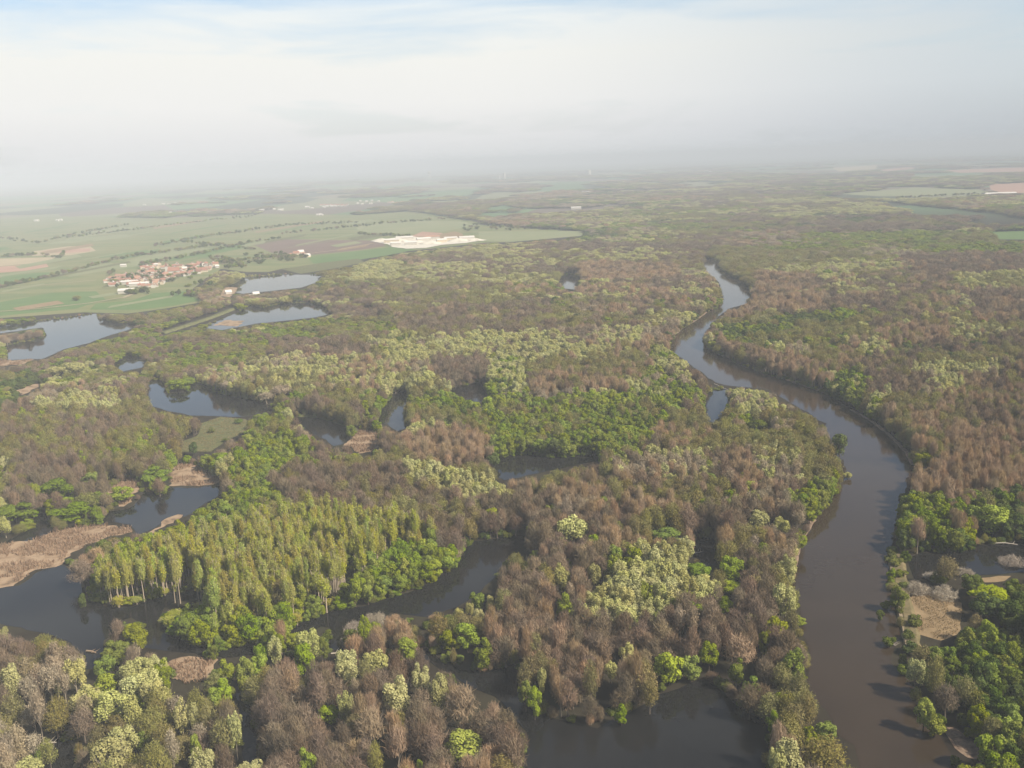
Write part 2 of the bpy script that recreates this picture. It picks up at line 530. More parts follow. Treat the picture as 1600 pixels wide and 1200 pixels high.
POOLS = [
    [(0, 975), (-60, 970), (-60, 925), (0, 920), (30, 915), (55, 897), (85, 885), (110, 882), (122, 890), (135, 905), (140, 920), (150, 940), (175, 952),
     (210, 946), (240, 936), (270, 926), (330, 920), (322, 935), (272, 940), (255, 950), (250, 975), (265, 994), (300, 1006), (330, 1018),
     (390, 1008), (420, 1000), (402, 1022), (350, 1028), (300, 1022), (250, 1015), (212, 1012), (206, 1000), (222, 985), (225, 972),
     (205, 965), (190, 970), (185, 985), (165, 1000), (160, 1015), (155, 1030), (145, 1045), (132, 1045), (125, 1020), (110, 1005),
     (80, 995), (40, 985)],
    [(712, 888), (720, 865), (740, 846), (800, 838), (832, 838), (802, 862), (785, 885), (765, 910), (745, 930), (715, 948), (690, 955),
     (668, 965), (640, 962), (610, 957), (592, 970), (570, 967), (550, 977), (537, 987), (545, 1000), (530, 1016), (512, 1014), (520, 992),
     (514, 980), (500, 978), (470, 992), (445, 987), (424, 998), (440, 985), (470, 975), (500, 962), (530, 952), (570, 946), (600, 938), (645, 922), (680, 905)],
    [(640, 1012), (665, 1015), (690, 1030), (720, 1045), (750, 1051), (780, 1049), (800, 1040), (815, 1040), (808, 1060), (812, 1085),
     (828, 1106), (850, 1120), (880, 1126), (930, 1136), (960, 1121), (990, 1110), (1020, 1096), (1032, 1085), (1060, 1076), (1090, 1063),
     (1105, 1065), (1120, 1076), (1150, 1100), (1180, 1120), (1202, 1138), (1200, 1200), (1190, 1240), (812, 1240), (812, 1195),
     (824, 1168), (820, 1145), (800, 1115), (770, 1090), (740, 1075), (710, 1056), (690, 1046), (660, 1030)],
    [(68, 1168), (95, 1152), (115, 1165), (116, 1240), (64, 1240)],
    [(358, 1085), (380, 1083), (396, 1110), (403, 1150), (406, 1192), (380, 1196), (372, 1150), (374, 1120)],
    [(160, 815), (170, 800), (200, 795), (215, 785), (222, 775), (226, 765), (250, 776), (264, 762), (310, 762), (350, 756), (346, 770),
     (325, 785), (310, 795), (290, 806), (265, 813), (240, 826), (225, 832), (212, 836), (207, 826), (203, 820), (190, 818)],
    [(0, 852), (15, 845), (50, 825), (56, 800), (75, 805), (78, 820), (88, 829), (75, 842), (40, 846)],
    [(230, 615), (240, 598), (258, 600), (262, 615), (295, 612), (300, 600), (320, 605), (340, 615), (380, 622), (400, 625), (430, 632),
     (390, 641), (370, 643), (300, 641), (265, 636), (240, 630)],
    [(455, 656), (480, 652), (520, 660), (545, 668), (546, 684), (522, 689), (505, 681), (485, 673), (468, 662)],
    [(595, 642), (615, 621), (640, 615), (632, 636), (632, 650), (637, 662), (620, 666), (605, 657), (590, 656)],
    [(700, 607), (720, 604), (752, 598), (760, 610), (756, 623), (740, 622)],
    [(772, 736), (780, 716), (820, 712), (870, 716), (930, 712), (942, 718), (890, 726), (840, 735), (790, 743)],
    [(1098, 622), (1110, 615), (1132, 611), (1140, 625), (1130, 641), (1115, 653), (1100, 651), (1103, 636)],
    [(-40, 512), (0, 510), (35, 506), (70, 501), (110, 497), (150, 490), (157, 500), (182, 505), (216, 507), (200, 516), (165, 526), (140, 536), (100, 546),
     (66, 561), (10, 563), (12, 546), (6, 541), (50, 533), (73, 525), (66, 512), (0, 521), (-40, 528)],
    [(355, 449), (385, 436), (450, 432), (502, 432), (496, 441), (470, 448), (430, 452), (380, 456)],
    [(322, 508), (370, 490), (392, 481), (412, 483), (440, 478), (480, 477), (506, 482), (517, 490), (490, 495), (450, 499), (400, 503), (350, 511)],
    [(178, 566), (200, 556), (228, 561), (222, 571), (190, 576)],
    [(875, 430), (905, 430), (901, 448), (876, 446)],
    [(1418, 872), (1440, 865), (1500, 865), (1530, 856), (1640, 848), (1640, 885), (1570, 889), (1520, 893), (1470, 891), (1430, 896)],
    [(1088, 846), (1113, 848), (1118, 876), (1100, 880)],
]
REEDS = [
    [(-40, 856), (0, 852), (50, 844), (90, 831), (120, 823), (170, 820), (205, 823), (207, 832), (170, 839), (130, 856), (104, 866), (96, 881), (60, 891),
     (36, 905), (20, 917), (-40, 922)],
    [(265, 737), (280, 726), (305, 726), (340, 746), (350, 753), (310, 761), (266, 759)],
    [(160, 770), (200, 747), (219, 749), (214, 772), (196, 790), (180, 790), (186, 770)],
    [(538, 692), (562, 673), (586, 673), (597, 690), (580, 706), (560, 709)],
    [(-40, 566), (0, 564), (52, 562), (30, 570), (-40, 574)],
    [(22, 612), (60, 598), (67, 603), (35, 617)],
    [(268, 1032), (330, 1028), (338, 1050), (320, 1066), (285, 1070), (265, 1055)],
    [(240, 826), (278, 804), (285, 808), (262, 820), (232, 836)],
    [(335, 508), (350, 500), (380, 502), (370, 510)],
    [(342, 462), (352, 448), (372, 450), (360, 465)],
]
DRY = [[(1408, 948), (1425, 932), (1460, 927), (1500, 942), (1506, 962), (1496, 990), (1470, 1001), (1440, 992), (1420, 987), (1412, 965)],
       [(1530, 903), (1560, 900), (1580, 900), (1570, 908), (1540, 910)]]
MUD = [[(1476, 1138), (1490, 1136), (1510, 1150), (1542, 1170), (1538, 1188), (1510, 1186), (1490, 1170)]]
CLEAR = [[(315, 662), (345, 651), (385, 656), (386, 675), (350, 690), (330, 706), (285, 706), (280, 692), (308, 682)],
         [(0, 537), (-40, 540), (-40, 532), (0, 524), (58, 513), (70, 520), (54, 529)]]
FIELDS = [   # (outline, material, name)
    ([(-700, 372), (-100, 345), (100, 338), (250, 341), (420, 334), (560, 336), (640, 330), (740, 345), (760, 352), (915, 362), (905, 368), (800, 378), (760, 379), (640, 392), (560, 405),
      (480, 415), (440, 420), (420, 425), (385, 425), (345, 420), (300, 452), (316, 472), (260, 482), (200, 490), (130, 488), (0, 497), (-300, 510)], M_FIELD, 'field'),
    ([(-60, 498), (-60, 480), (0, 472), (80, 458), (150, 455), (165, 468), (120, 482), (0, 494)], M_FIELD2, 'field'),
    ([(205, 470), (240, 458), (290, 455), (312, 470), (270, 478), (215, 484), (140, 484), (150, 474)], M_FIELD2, 'field'),
    ([(390, 380), (450, 374), (590, 376), (604, 384), (560, 391), (480, 399), (425, 395)], M_PLOUGH, 'ploughed_field'),
    ([(480, 402), (560, 392), (612, 386), (650, 390), (600, 400), (540, 409), (490, 412)], M_FIELD2, 'field'),
    ([(-60, 408), (0, 404), (88, 402), (70, 410), (0, 416), (-60, 418)], M_TAN, 'stubble_field'),
    ([(-60, 425), (-20, 418), (72, 411), (76, 417), (40, 423), (-20, 428)], M_CLAY, 'clay_field'),
    ([(48, 394), (70, 386), (140, 384), (150, 392), (110, 399), (50, 400)], M_TAN, 'stubble_field'),
    ([(62, 393), (90, 389), (142, 388), (140, 393), (100, 396)], M_CLAY, 'clay_field'),
    ([(68, 382), (120, 372), (200, 366), (205, 370), (140, 378)], M_FIELD3, 'field'),
    ([(190, 410), (230, 398), (300, 386), (330, 388), (270, 400), (215, 412)], M_FIELD3, 'field'),
    ([(0, 448), (60, 438), (110, 424), (60, 426), (0, 432)], M_FIELD2, 'field'),
    ([(230, 406), (300, 400), (345, 386), (400, 378), (380, 388), (330, 398), (300, 408), (240, 414)], M_FIELD2, 'field'),
    ([(555, 352), (640, 345), (720, 346), (745, 352), (690, 362), (640, 366), (560, 362)], M_FIELD3, 'field'),
    ([(640, 370), (660, 362), (690, 364), (700, 370)], M_CLAY, 'clay_field'),
    ([(748, 362), (905, 361), (915, 368), (800, 378), (748, 376)], M_FIELD3, 'field'),
    ([(1310, 303), (1380, 297), (1430, 293), (1530, 296), (1550, 302), (1480, 305), (1380, 307)], M_FIELD3, 'field'),
    ([(1545, 288), (1700, 280), (1700, 300), (1565, 302), (1548, 296)], M_CLAY, 'clay_field'),
    ([(1550, 362), (1700, 358), (1700, 375), (1560, 374)], M_FIELD2, 'field'),
    ([(1375, 265), (1430, 260), (1428, 264), (1380, 268)], M_CLAY, 'clay_field'),
    ([(1475, 266), (1700, 258), (1700, 266), (1500, 270)], M_CLAY, 'clay_field'),
    ([(1300, 262), (1370, 258), (1370, 264), (1310, 268)], M_TAN, 'stubble_field'),
    ([(560, 404), (500, 411), (440, 421), (470, 428), (520, 420), (570, 410)], M_MEADOW, 'meadow'),
]
_fr = random.Random(21)
_base = FIELDS[0][0]
for _ in range(400):
    if len(FIELDS) > 75:
        break
    x = _fr.uniform(-60, 740); y = _fr.uniform(304, 486)
    sc = (y - 258) / 160.0
    L = _fr.uniform(40, 130) * (0.5 + 0.5 * sc); Hh = _fr.uniform(1.6, 5.0) * sc + 0.6
    sl = -0.17 + _fr.uniform(-.03, .03)
    sk = _fr.uniform(-14, 14)
    q = [(x, y), (x + L, y + sl * L), (x + L + sk, y + sl * L + Hh), (x + sk, y + Hh)]
    if all(inside(_base, np.array([a + dx]), np.array([b + dy]))[0] for a, b in q for dx, dy in ((0, 0), (6, 3), (-6, -3))):
        FIELDS.append((q, _fr.choice([M_FIELD2, M_FIELD3, M_FIELD3, M_MEADOW, M_FIELD2, M_STRAW, M_FIELD, M_FIELD3]), 'field'))
CHALK = [(582, 378), (600, 374), (622, 371), (640, 369), (660, 372), (690, 374), (712, 371), (732, 373), (752, 376), (728, 380), (690, 383), (665, 388), (635, 389),
         (612, 386), (606, 382)]

# what may not be covered by a tree that stands in front of it
def swell(p, fy, fx=1.0, dy=0.0):
    a = np.array(p, float); c = a.mean(0)
    return [(c[0] + (x - c[0]) * fx, c[1] + dy + (y - c[1]) * fy) for x, y in p]


for _i in (7, 8, 9, 10, 11, 12, 16, 17):
    POOLS[_i] = swell(POOLS[_i], 1.30, 1.05, 2.0)
for _i in (14, 15):
    POOLS[_i] = swell(POOLS[_i], 1.25, 1.04)
POOLS[19] = swell(POOLS[19], 1.3, 1.5)
POOLS[18] = swell(POOLS[18], 1.35, 1.0, 3.0)

OPEN = [RIVER] + POOLS + REEDS + DRY + MUD + [CLEAR[0], [(248, 525), (252, 517), (330, 491), (368, 478), (373, 485), (332, 501)]] + [f[0] for f in FIELDS] + [CHALK]
LEVEE = [(1390, 862), (1394, 900), (1399, 930), (1405, 955), (1411, 980), (1417, 1012)]

# ------------------------------------------------------------------ ground and water
gx, gy0, gy1 = 17000, -600, 27000
nx, ny = 24, 24
vs, fs = [], []
for j in range(ny + 1):
    for i in range(nx + 1):
        vs.append((-gx + 2 * gx * i / nx, gy0 + (gy1 - gy0) * (j / ny) ** 2, 0))
for j in range(ny):
    for i in range(nx):
        a = j * (nx + 1) + i
        fs.append((a, a + 1, a + nx + 2, a + nx + 1))
tag(link('ground', mesh_from('ground', vs, fs), M_GROUND), kind='structure')

tag(sheet('river', RIVER, M_RIVER, 0.10, 1.6, 5), kind='structure')


def lower_edge_down(poly, h):
    """push the near (lower) bank of a pool under the trees that overhang it"""
    P = np.array(poly, float)
    n = len(P)
    area = 0.5 * np.sum(P[:, 0] * np.roll(P[:, 1], -1) - np.roll(P[:, 0], -1) * P[:, 1])
    out = []
    for i in range(n):
        a, b = P[i - 1], P[(i + 1) % n]
        t = b - a
        nrm = np.array([t[1], -t[0]]) / max(1e-6, np.linalg.norm(t))
        if area < 0:
            nrm = -nrm
        x, y = P[i]
        k = max(0.0, nrm[1] - 0.25)
        out.append((x, y + k * h * max(0.0, (y - 250)) / 950.0))
    return out


for k, p in enumerate(POOLS):
    sheet('pool', p, M_POOL, 0.10 + 0.008 * (k % 5), 1.2, 4)
for p in REEDS:
    sheet('reed_bed', p, M_REED, 0.16, 3.2, 3)
for p in DRY:
    sheet('dry_meadow', p, M_STRAW, 0.05, 1.2, 4)
for p in MUD:
    sheet('mud_bank', p, M_MUD, 0.18, 0.8, 3)
for p in CLEAR:
    sheet('meadow', p, M_MEADOW, 0.20, 1.0, 5)
for k, (p, mt, nm) in enumerate(FIELDS):
    sheet(nm, p, mt, 0.04 if k == 0 else 0.10 + 0.006 * k, 0.0, 400)
sheet('quarry_ground', CHALK, M_CHALK, 0.8, 2.0, 12)


def strip(name, pts, w, mat, z, zc=None):
    """ribbon of width w metres along a pixel polyline, crowned to height zc"""
    P = at(np.array([p[0] for p in pts], float), np.array([p[1] for p in pts], float))[:, :2]
    V, F = [], []
    zc = z if zc is None else zc
    res = []
    for i in range(len(P) - 1):
        k = max(2, int(np.linalg.norm(P[i + 1] - P[i]) / 4))
        for q in range(k):
            res.append(P[i] + (P[i + 1] - P[i]) * q / k)
    res.append(P[-1])
    R = np.array(res)
    T = np.gradient(R, axis=0)
    T /= np.linalg.norm(T, axis=1)[:, None]
    N = np.stack([-T[:, 1], T[:, 0]], 1)
    prof = [(-0.5, z), (-0.28, zc), (0.28, zc), (0.5, z)]
    for i in range(len(R)):
        ww = w * (0.85 + 0.3 * random.random())
        for s, zz in prof:
            p = R[i] + N[i] * s * ww
            V.append((p[0], p[1], zz))
    n = len(prof)
    for i in range(len(R) - 1):
        for q in range(n - 1):
            a = i * n + q
            F.append((a, a + 1, a + n + 1, a + n))
    o = link(name, mesh_from(name, V, F), mat)
    o['kind'] = 'structure'
    return o


strip('embankment', [(1400, 868), (1405, 900), (1410, 930), (1416, 955), (1421, 980), (1425, 1010)], 7.0, M_DRYBANK, 0.02, 1.2)
strip('path', LEVEE, 2.2, M_PATH, 0.14, 1.1)
strip('river_bank', [(1330, 640), (1362, 658), (1392, 682), (1416, 706), (1427, 727)], 3.0, M_MUD, 0.06, 0.5)
strip('river_bank', [(1236, 905), (1240, 880), (1246, 852), (1258, 830), (1270, 812)], 3.8, M_MUD, 0.06, 0.5)
strip('river_bank', [(1245, 1010), (1250, 1060), (1252, 1095), (1262, 1110)], 3.5, M_MUD, 0.06, 0.5)
strip('river_bank', [(1044, 530), (1062, 514), (1084, 501), (1102, 488)], 6.0, M_MUD, 0.06, 0.6)
strip('river_bank', [(1290, 614), (1270, 607), (1230, 594)], 4.0, M_MUD, 0.06, 0.6)
strip('embankment', [(252, 522), (290, 510), (330, 497), (368, 482)], 11.0, M_MEADOW, 0.02, 2.2)
strip('track', [(0, 487), (60, 483), (140, 474), (205, 463)], 5.0, M_TAN, 0.75)
strip('track', [(345, 413), (420, 404), (520, 392), (585, 380)], 6.0, M_TAN, 0.75)
strip('track', [(150, 438), (60, 446), (-20, 452)], 5.0, M_TAN, 0.75)
strip('road', [(192, 466), (208, 459), (224, 451)], 7.0, M_TAN, 0.7)
strip('embankment', [(450, 648), (500, 652), (530, 660), (548, 668), (556, 676)], 7.0, M_MEADOW, 0.02, 1.2)


# ------------------------------------------------------------------ tree prototypes
def unit(v):
    return v / np.maximum(1e-9, np.linalg.norm(v, axis=-1, keepdims=True))


def quads(P, N, size, r, squash=0.8):
    """leaf clumps: small quads at P facing roughly N"""
    n = len(P)
    A = unit(np.cross(N, r.normal(size=(n, 3))))
    B = unit(np.cross(N, A))
    s = size * (0.6 + 0.8 * r.random((n, 1)))
    a = A * s * 0.5; b = B * s * 0.5 * squash
    V = np.stack([P - a - b * 0.6, P + a * 0.9 - b, P + a + b * 0.7, P - a * 0.7 + b], 1).reshape(-1, 3)
    F = np.arange(4 * n).reshape(n, 4)
    return V, F


def twigs(P, D, length, width, r, out=None):
    n = len(P)
    Sd = unit(np.cross(D, r.normal(size=(n, 3)) if out is None else out + r.normal(size=(n, 3)) * 0.35))
    L = length * (0.6 + 0.8 * r.random((n, 1)))
    w = width * (0.6 + 0.8 * r.random((n, 1)))
    tip = P + D * L + r.normal(size=(n, 3)) * 0.08 * L
    V = np.stack([P - Sd * w / 2, P + Sd * w / 2, tip + Sd * w * 0.18, tip - Sd * w * 0.18], 1).reshape(-1, 3)
    F = np.arange(4 * n).reshape(n, 4)
    return V, F


def tube(pts, rad, sides=5):
    pts = np.asarray(pts, float)
    T = unit(np.gradient(pts, axis=0))
    ref = np.array([0.31, 0.87, 0.4])
    A = unit(np.cross(T, ref)); B = np.cross(T, A)
    V, F = [], []
    for i in range(len(pts)):
        for k in range(sides):
            an = 2 * math.pi * k / sides
            V.append(pts[i] + (A[i] * math.cos(an) + B[i] * math.sin(an)) * rad[i])
    for i in range(len(pts) - 1):
        for k in range(sides):
            a = i * sides + k; b = i * sides + (k + 1) % sides
            F.append((a, b, b + sides, a + sides))
    return np.array(V), F


def merge(parts):
    V, F, o = [], [], 0
    for v, f in parts:
        V.extend(v)
        F.extend([tuple(int(i) + o for i in q) for q in f])
        o += len(v)
    return V, F


def trunk_mesh(name, r, H, fork, W, nlimb, base_r, rise=0.85, lean=0.4):
    parts = []
    lx, ly = r.normal(size=2) * lean
    top = np.array([lx, ly, H * 0.8])
    pts = [np.array([0, 0, -0.4]), np.array([lx * 0.1, ly * 0.1, fork * 0.5]), np.array([lx * 0.4, ly * 0.4, fork])]
    pts += [np.array([lx * 0.7, ly * 0.7, fork + (H * 0.8 - fork) * 0.5]), top]
    parts.append(tube(pts, [base_r * 1.25, base_r * 0.95, base_r * 0.75, base_r * 0.45, base_r * 0.1]))
    for k in range(nlimb):
        an = 2.39996 * k + r.random() * 0.8
        z0 = fork * (0.75 + 0.9 * r.random())
        R = W * 0.5 * (0.55 + 0.35 * r.random())
        z1 = min(H * 0.92, z0 + (H - z0) * rise * (0.55 + 0.4 * r.random()))
        s = np.array([lx * 0.4, ly * 0.4, z0])
        e = np.array([math.cos(an) * R, math.sin(an) * R, z1])
        mid = s + (e - s) * 0.5 + np.array([math.cos(an), math.sin(an), -0.6]) * 0.08 * W
        parts.append(tube([s, mid, e], [base_r * 0.42, base_r * 0.28, base_r * 0.07], 4))
        for q in range(2):
            a2 = an + r.normal() * 0.8
            e2 = mid + np.array([math.cos(a2) * R * 0.5, math.sin(a2) * R * 0.5, (H - mid[2]) * (0.35 + 0.35 * r.random())])
            parts.append(tube([mid, (mid + e2) / 2 + r.normal(size=3) * 0.15, e2], [base_r * 0.2, base_r * 0.13, base_r * 0.04], 3))
    V, F = merge(parts)
    return mesh_from(name, V, F, True)


def lobes(r, H, W, z0, n, rmin, rmax, zs=1.0):
    """lobe centres and radii of a rounded crown between z0 and H"""
    c, ra = [], []
    hz = (H - z0) / 2
    for k in range(n):
        rad = W * (rmin + (rmax - rmin) * r.random())
        v = unit(r.normal(size=3)[None])[0]
        q = 0.45 + 0.55 * r.random() ** 0.5
        p = np.array([v[0] * (W / 2 - rad) * q * 1.12, v[1] * (W / 2 - rad) * q * 1.12, z0 + hz + v[2] * max(0.2, hz - rad * zs * 0.8) * q])
        c.append(p); ra.append(rad)
    return np.array(c), np.array(ra)


def leafy_crown(name, r, H, W, z0, nl, rmin, rmax, nleaf, size, zs=1.0, loose=0.42, sag=0.0):
    c, ra = lobes(r, H, W, z0, nl, rmin, rmax, zs)
    wgt = ra ** 2; wgt /= wgt.sum()
    k = r.choice(nl, size=nleaf * 2, p=wgt)
    d = unit(r.normal(size=(nleaf * 2, 3)))
    sh = 0.70 + 0.36 * r.random((nleaf * 2, 1))
    P = c[k] + d * ra[k][:, None] * sh * np.array([1, 1, zs])
    keep = np.ones(len(P), bool)
    for i in range(nl):
        q = (P - c[i]) / (ra[i] * np.array([1, 1, zs]))
        keep &= ~((np.linalg.norm(q, axis=1) < 0.68) & (k != i))
    keep &= P[:, 2] > z0 * 0.6
    keep &= r.random(len(P)) < np.clip(0.75 + 0.5 * d[:, 2], 0.25, 1)
    P, d = P[keep][:nleaf], d[keep][:nleaf]
    N = unit(d + r.normal(size=P.shape) * loose)
    if sag:
        N[:, 2] *= 0.6; N = unit(N)
    V, F = quads(P, N, size, r, 0.75)
    return V, F


def dome_points(r, n, H, W, z0, power=0.45, topw=0.6):
    """points through a domed crown, denser near its skin"""
    d = unit(r.normal(size=(n, 3)))
    d[:, 2] = np.abs(d[:, 2]) * np.where(r.random(n) < 0.86, 1, -0.55)
    q = r.random((n, 1)) ** power
    zc = z0 + (H - z0) * (1 - topw)
    P = np.empty((n, 3))
    P[:, :2] = d[:, :2] * q * W / 2
    P[:, 2] = zc + d[:, 2] * q[:, 0] * np.where(d[:, 2] > 0, (H - zc), (zc - z0))
    return P, d


def bare_crown(name, r, H, W, z0, n, length, width, leafbits=0, bitsize=0.45, clump=7, up=0.55):
    P, d = dome_points(r, n, H, W, z0)
    # gather the twigs into a few sprays so the outline is uneven
    cc, _ = dome_points(r, clump, H * 0.93, W * 0.8, z0, 0.3)
    dist = np.linalg.norm(P[:, None] - cc[None], axis=2)
    j = dist.argmin(1)
    pull = 0.22 * r.random((n, 1))
    P = P + (cc[j] - P) * pull
    keep = dist.min(1) < W * (0.32 + 0.12 * r.random(n))
    P = P[keep]
    root = np.array([0, 0, z0 * 0.8])
    D = unit(unit(P - root) * 0.6 + np.array([0, 0, up]) + r.normal(size=P.shape) * 0.55)
    V, F = twigs(P - D * length * 0.4, D, length, width, r, d[keep])
    parts = [(V, F)]
    if leafbits:
        k = r.choice(len(P), leafbits)
        Q = P[k] + r.normal(size=(leafbits, 3)) * 0.5
        parts.append(quads(Q, unit(d[keep][k] + r.normal(size=(leafbits, 3)) * 0.7), bitsize, r))
    o = 0
    VV, FF = [], []
    for v, f in parts:
        VV.append(v); FF.append(f + o); o += len(v)
    return np.concatenate(VV), np.concatenate(FF)


BARK_DARK = plain_mat('dark_bark', (0.085, 0.065, 0.05), 0.9, 0.25)
BARK_PALE = plain_mat('pale_bark', (0.30, 0.25, 0.19), 0.85, 0.25)
BARK_POP = plain_mat('poplar_bark', (0.46, 0.37, 0.27), 0.85, 0.2)
BARK_MID = plain_mat('grey_bark', (0.17, 0.135, 0.105), 0.9, 0.25)

NV = 9
KINDS = {
    # key: name, look, H, W, material, bark
    'bare': dict(name='bare_tree', look='leafless brown', H=(16, 22), W=(9, 12.5), mat=foliage_mat('bare_twigs', (0.182, 0.130, 0.085), (0.260, 0.195, 0.124), 0.24, 0.018, 0.0), bark=BARK_MID),
    'bud': dict(name='budding_tree', look='olive budding', H=(15, 21), W=(9, 13), mat=foliage_mat('budding_twigs', (0.230, 0.185, 0.075), (0.265, 0.255, 0.070), 0.2, 0.02, 0.1), bark=BARK_MID),
    'rus': dict(name='russet_tree', look='russet tan leafless', H=(18, 24), W=(7, 10), mat=foliage_mat('russet_twigs', (0.345, 0.232, 0.138), (0.440, 0.312, 0.180), 0.15, 0.012, 0.05), bark=BARK_PALE),
    'pop': dict(name='poplar_tree', look='slender yellowish', H=(21, 27), W=(4.0, 6.0), mat=foliage_mat('poplar_buds', (0.44, 0.365, 0.090), (0.36, 0.43, 0.055), 0.15, 0.02, 0.2), bark=BARK_POP),
    'leaf': dict(name='leafy_tree', look='fresh green leafy', H=(13, 19), W=(9, 13), mat=foliage_mat('green_leaves', (0.150, 0.200, 0.020), (0.270, 0.305, 0.030), 0.2, 0.02), bark=BARK_DARK),
    'lime': dict(name='bright_green_tree', look='bright yellow green', H=(13, 18), W=(9, 13), mat=foliage_mat('lime_leaves', (0.247, 0.305, 0.030), (0.333, 0.380, 0.048), 0.14, 0.015), bark=BARK_DARK),
    'wil': dict(name='pale_willow', look='creamy pale green', H=(16, 22), W=(9, 14), mat=foliage_mat('willow_leaves', (0.375, 0.37, 0.130), (0.515, 0.49, 0.20), 0.14, 0.014), bark=BARK_PALE),
    'sil': dict(name='silvery_tree', look='silvery beige sparse', H=(16, 22), W=(7, 10), mat=foliage_mat('silver_twigs', (0.33, 0.26, 0.165), (0.44, 0.355, 0.235), 0.14, 0.01, 0.1), bark=BARK_PALE),
    'dark': dict(name='dark_leafy_tree', look='deep green leafy', H=(10, 16), W=(9, 13), mat=foliage_mat('dark_leaves', (0.075, 0.108, 0.022), (0.130, 0.160, 0.028), 0.22, 0.02), bark=BARK_DARK),
    'bush': dict(name='bush', look='low green', H=(4, 7), W=(5, 8.5), mat=foliage_mat('bush_leaves', (0.105, 0.140, 0.026), (0.190, 0.200, 0.036), 0.22, 0.03), bark=BARK_DARK),
}
PROTO = {}      # key -> list of (trunk mesh, crown mesh), built for H = 1 unit of its typical size


def build_protos():
    for ki, (key, k) in enumerate(KINDS.items()):
        H = sum(k['H']) / 2; W = sum(k['W']) / 2
        k['H0'], k['W0'] = H, W
        PROTO[key] = []
        for v in range(NV):
            r = np.random.default_rng(1000 * ki + v * 17 + 3)
            if key == 'bare':
                V, F = bare_crown('crown', r, H, W, H * 0.08, 1900, 1.9, 0.15, clump=11)
                tm = trunk_mesh('trunk', r, H, H * 0.3, W, 9, 0.34)
            elif key == 'bud':
                V, F = bare_crown('crown', r, H, W, H * 0.07, 1300, 1.6, 0.15, 900, 0.5, clump=11, up=0.3)
                tm = trunk_mesh('trunk', r, H, H * 0.28, W, 8, 0.32)
            elif key == 'rus':
                V, F = bare_crown('crown', r, H, W, H * 0.12, 1700, 2.2, 0.14, clump=10, up=1.2)
                tm = trunk_mesh('trunk', r, H, H * 0.3, W, 8, 0.3, 0.95)
            elif key == 'sil':
                V, F = bare_crown('crown', r, H, W, H * 0.28, 900, 1.7, 0.15, 500, 0.5, clump=7, up=0.9)
                tm = trunk_mesh('trunk', r, H, H * 0.3, W, 8, 0.3, 0.95)
            elif key == 'pop':
                V, F = bare_crown('crown', r, H, W, H * 0.27, 950, 1.6, 0.13, 650, 0.5, clump=12, up=0.9)
                tm = trunk_mesh('trunk', r, H, H * 0.5, W, 6, 0.28, 0.9, 0.7)
            elif key == 'wil':
                V, F = leafy_crown('crown', r, H, W, H * 0.12, 16, 0.13, 0.22, 2600, 0.62, zs=1.5, loose=0.5)
                tm = trunk_mesh('trunk', r, H, H * 0.28, W, 7, 0.36)
            elif key == 'bush':
                V, F = leafy_crown('crown', r, H, W, H * 0.05, 9, 0.17, 0.27, 1000, 0.5, zs=0.75)
                tm = trunk_mesh('trunk', r, H, H * 0.3, W, 6, 0.12)
            else:
                V, F = leafy_crown('crown', r, H, W, H * 0.08, 19, 0.13, 0.23, 2500, 0.66, zs=0.95)
                tm = trunk_mesh('trunk', r, H, H * 0.28, W, 7, 0.36)
            cm = mesh_from('crown', V, F)
            cm.materials.append(k['mat']); tm.materials.append(k['bark'])
            PROTO[key].append((tm, cm))


build_protos()

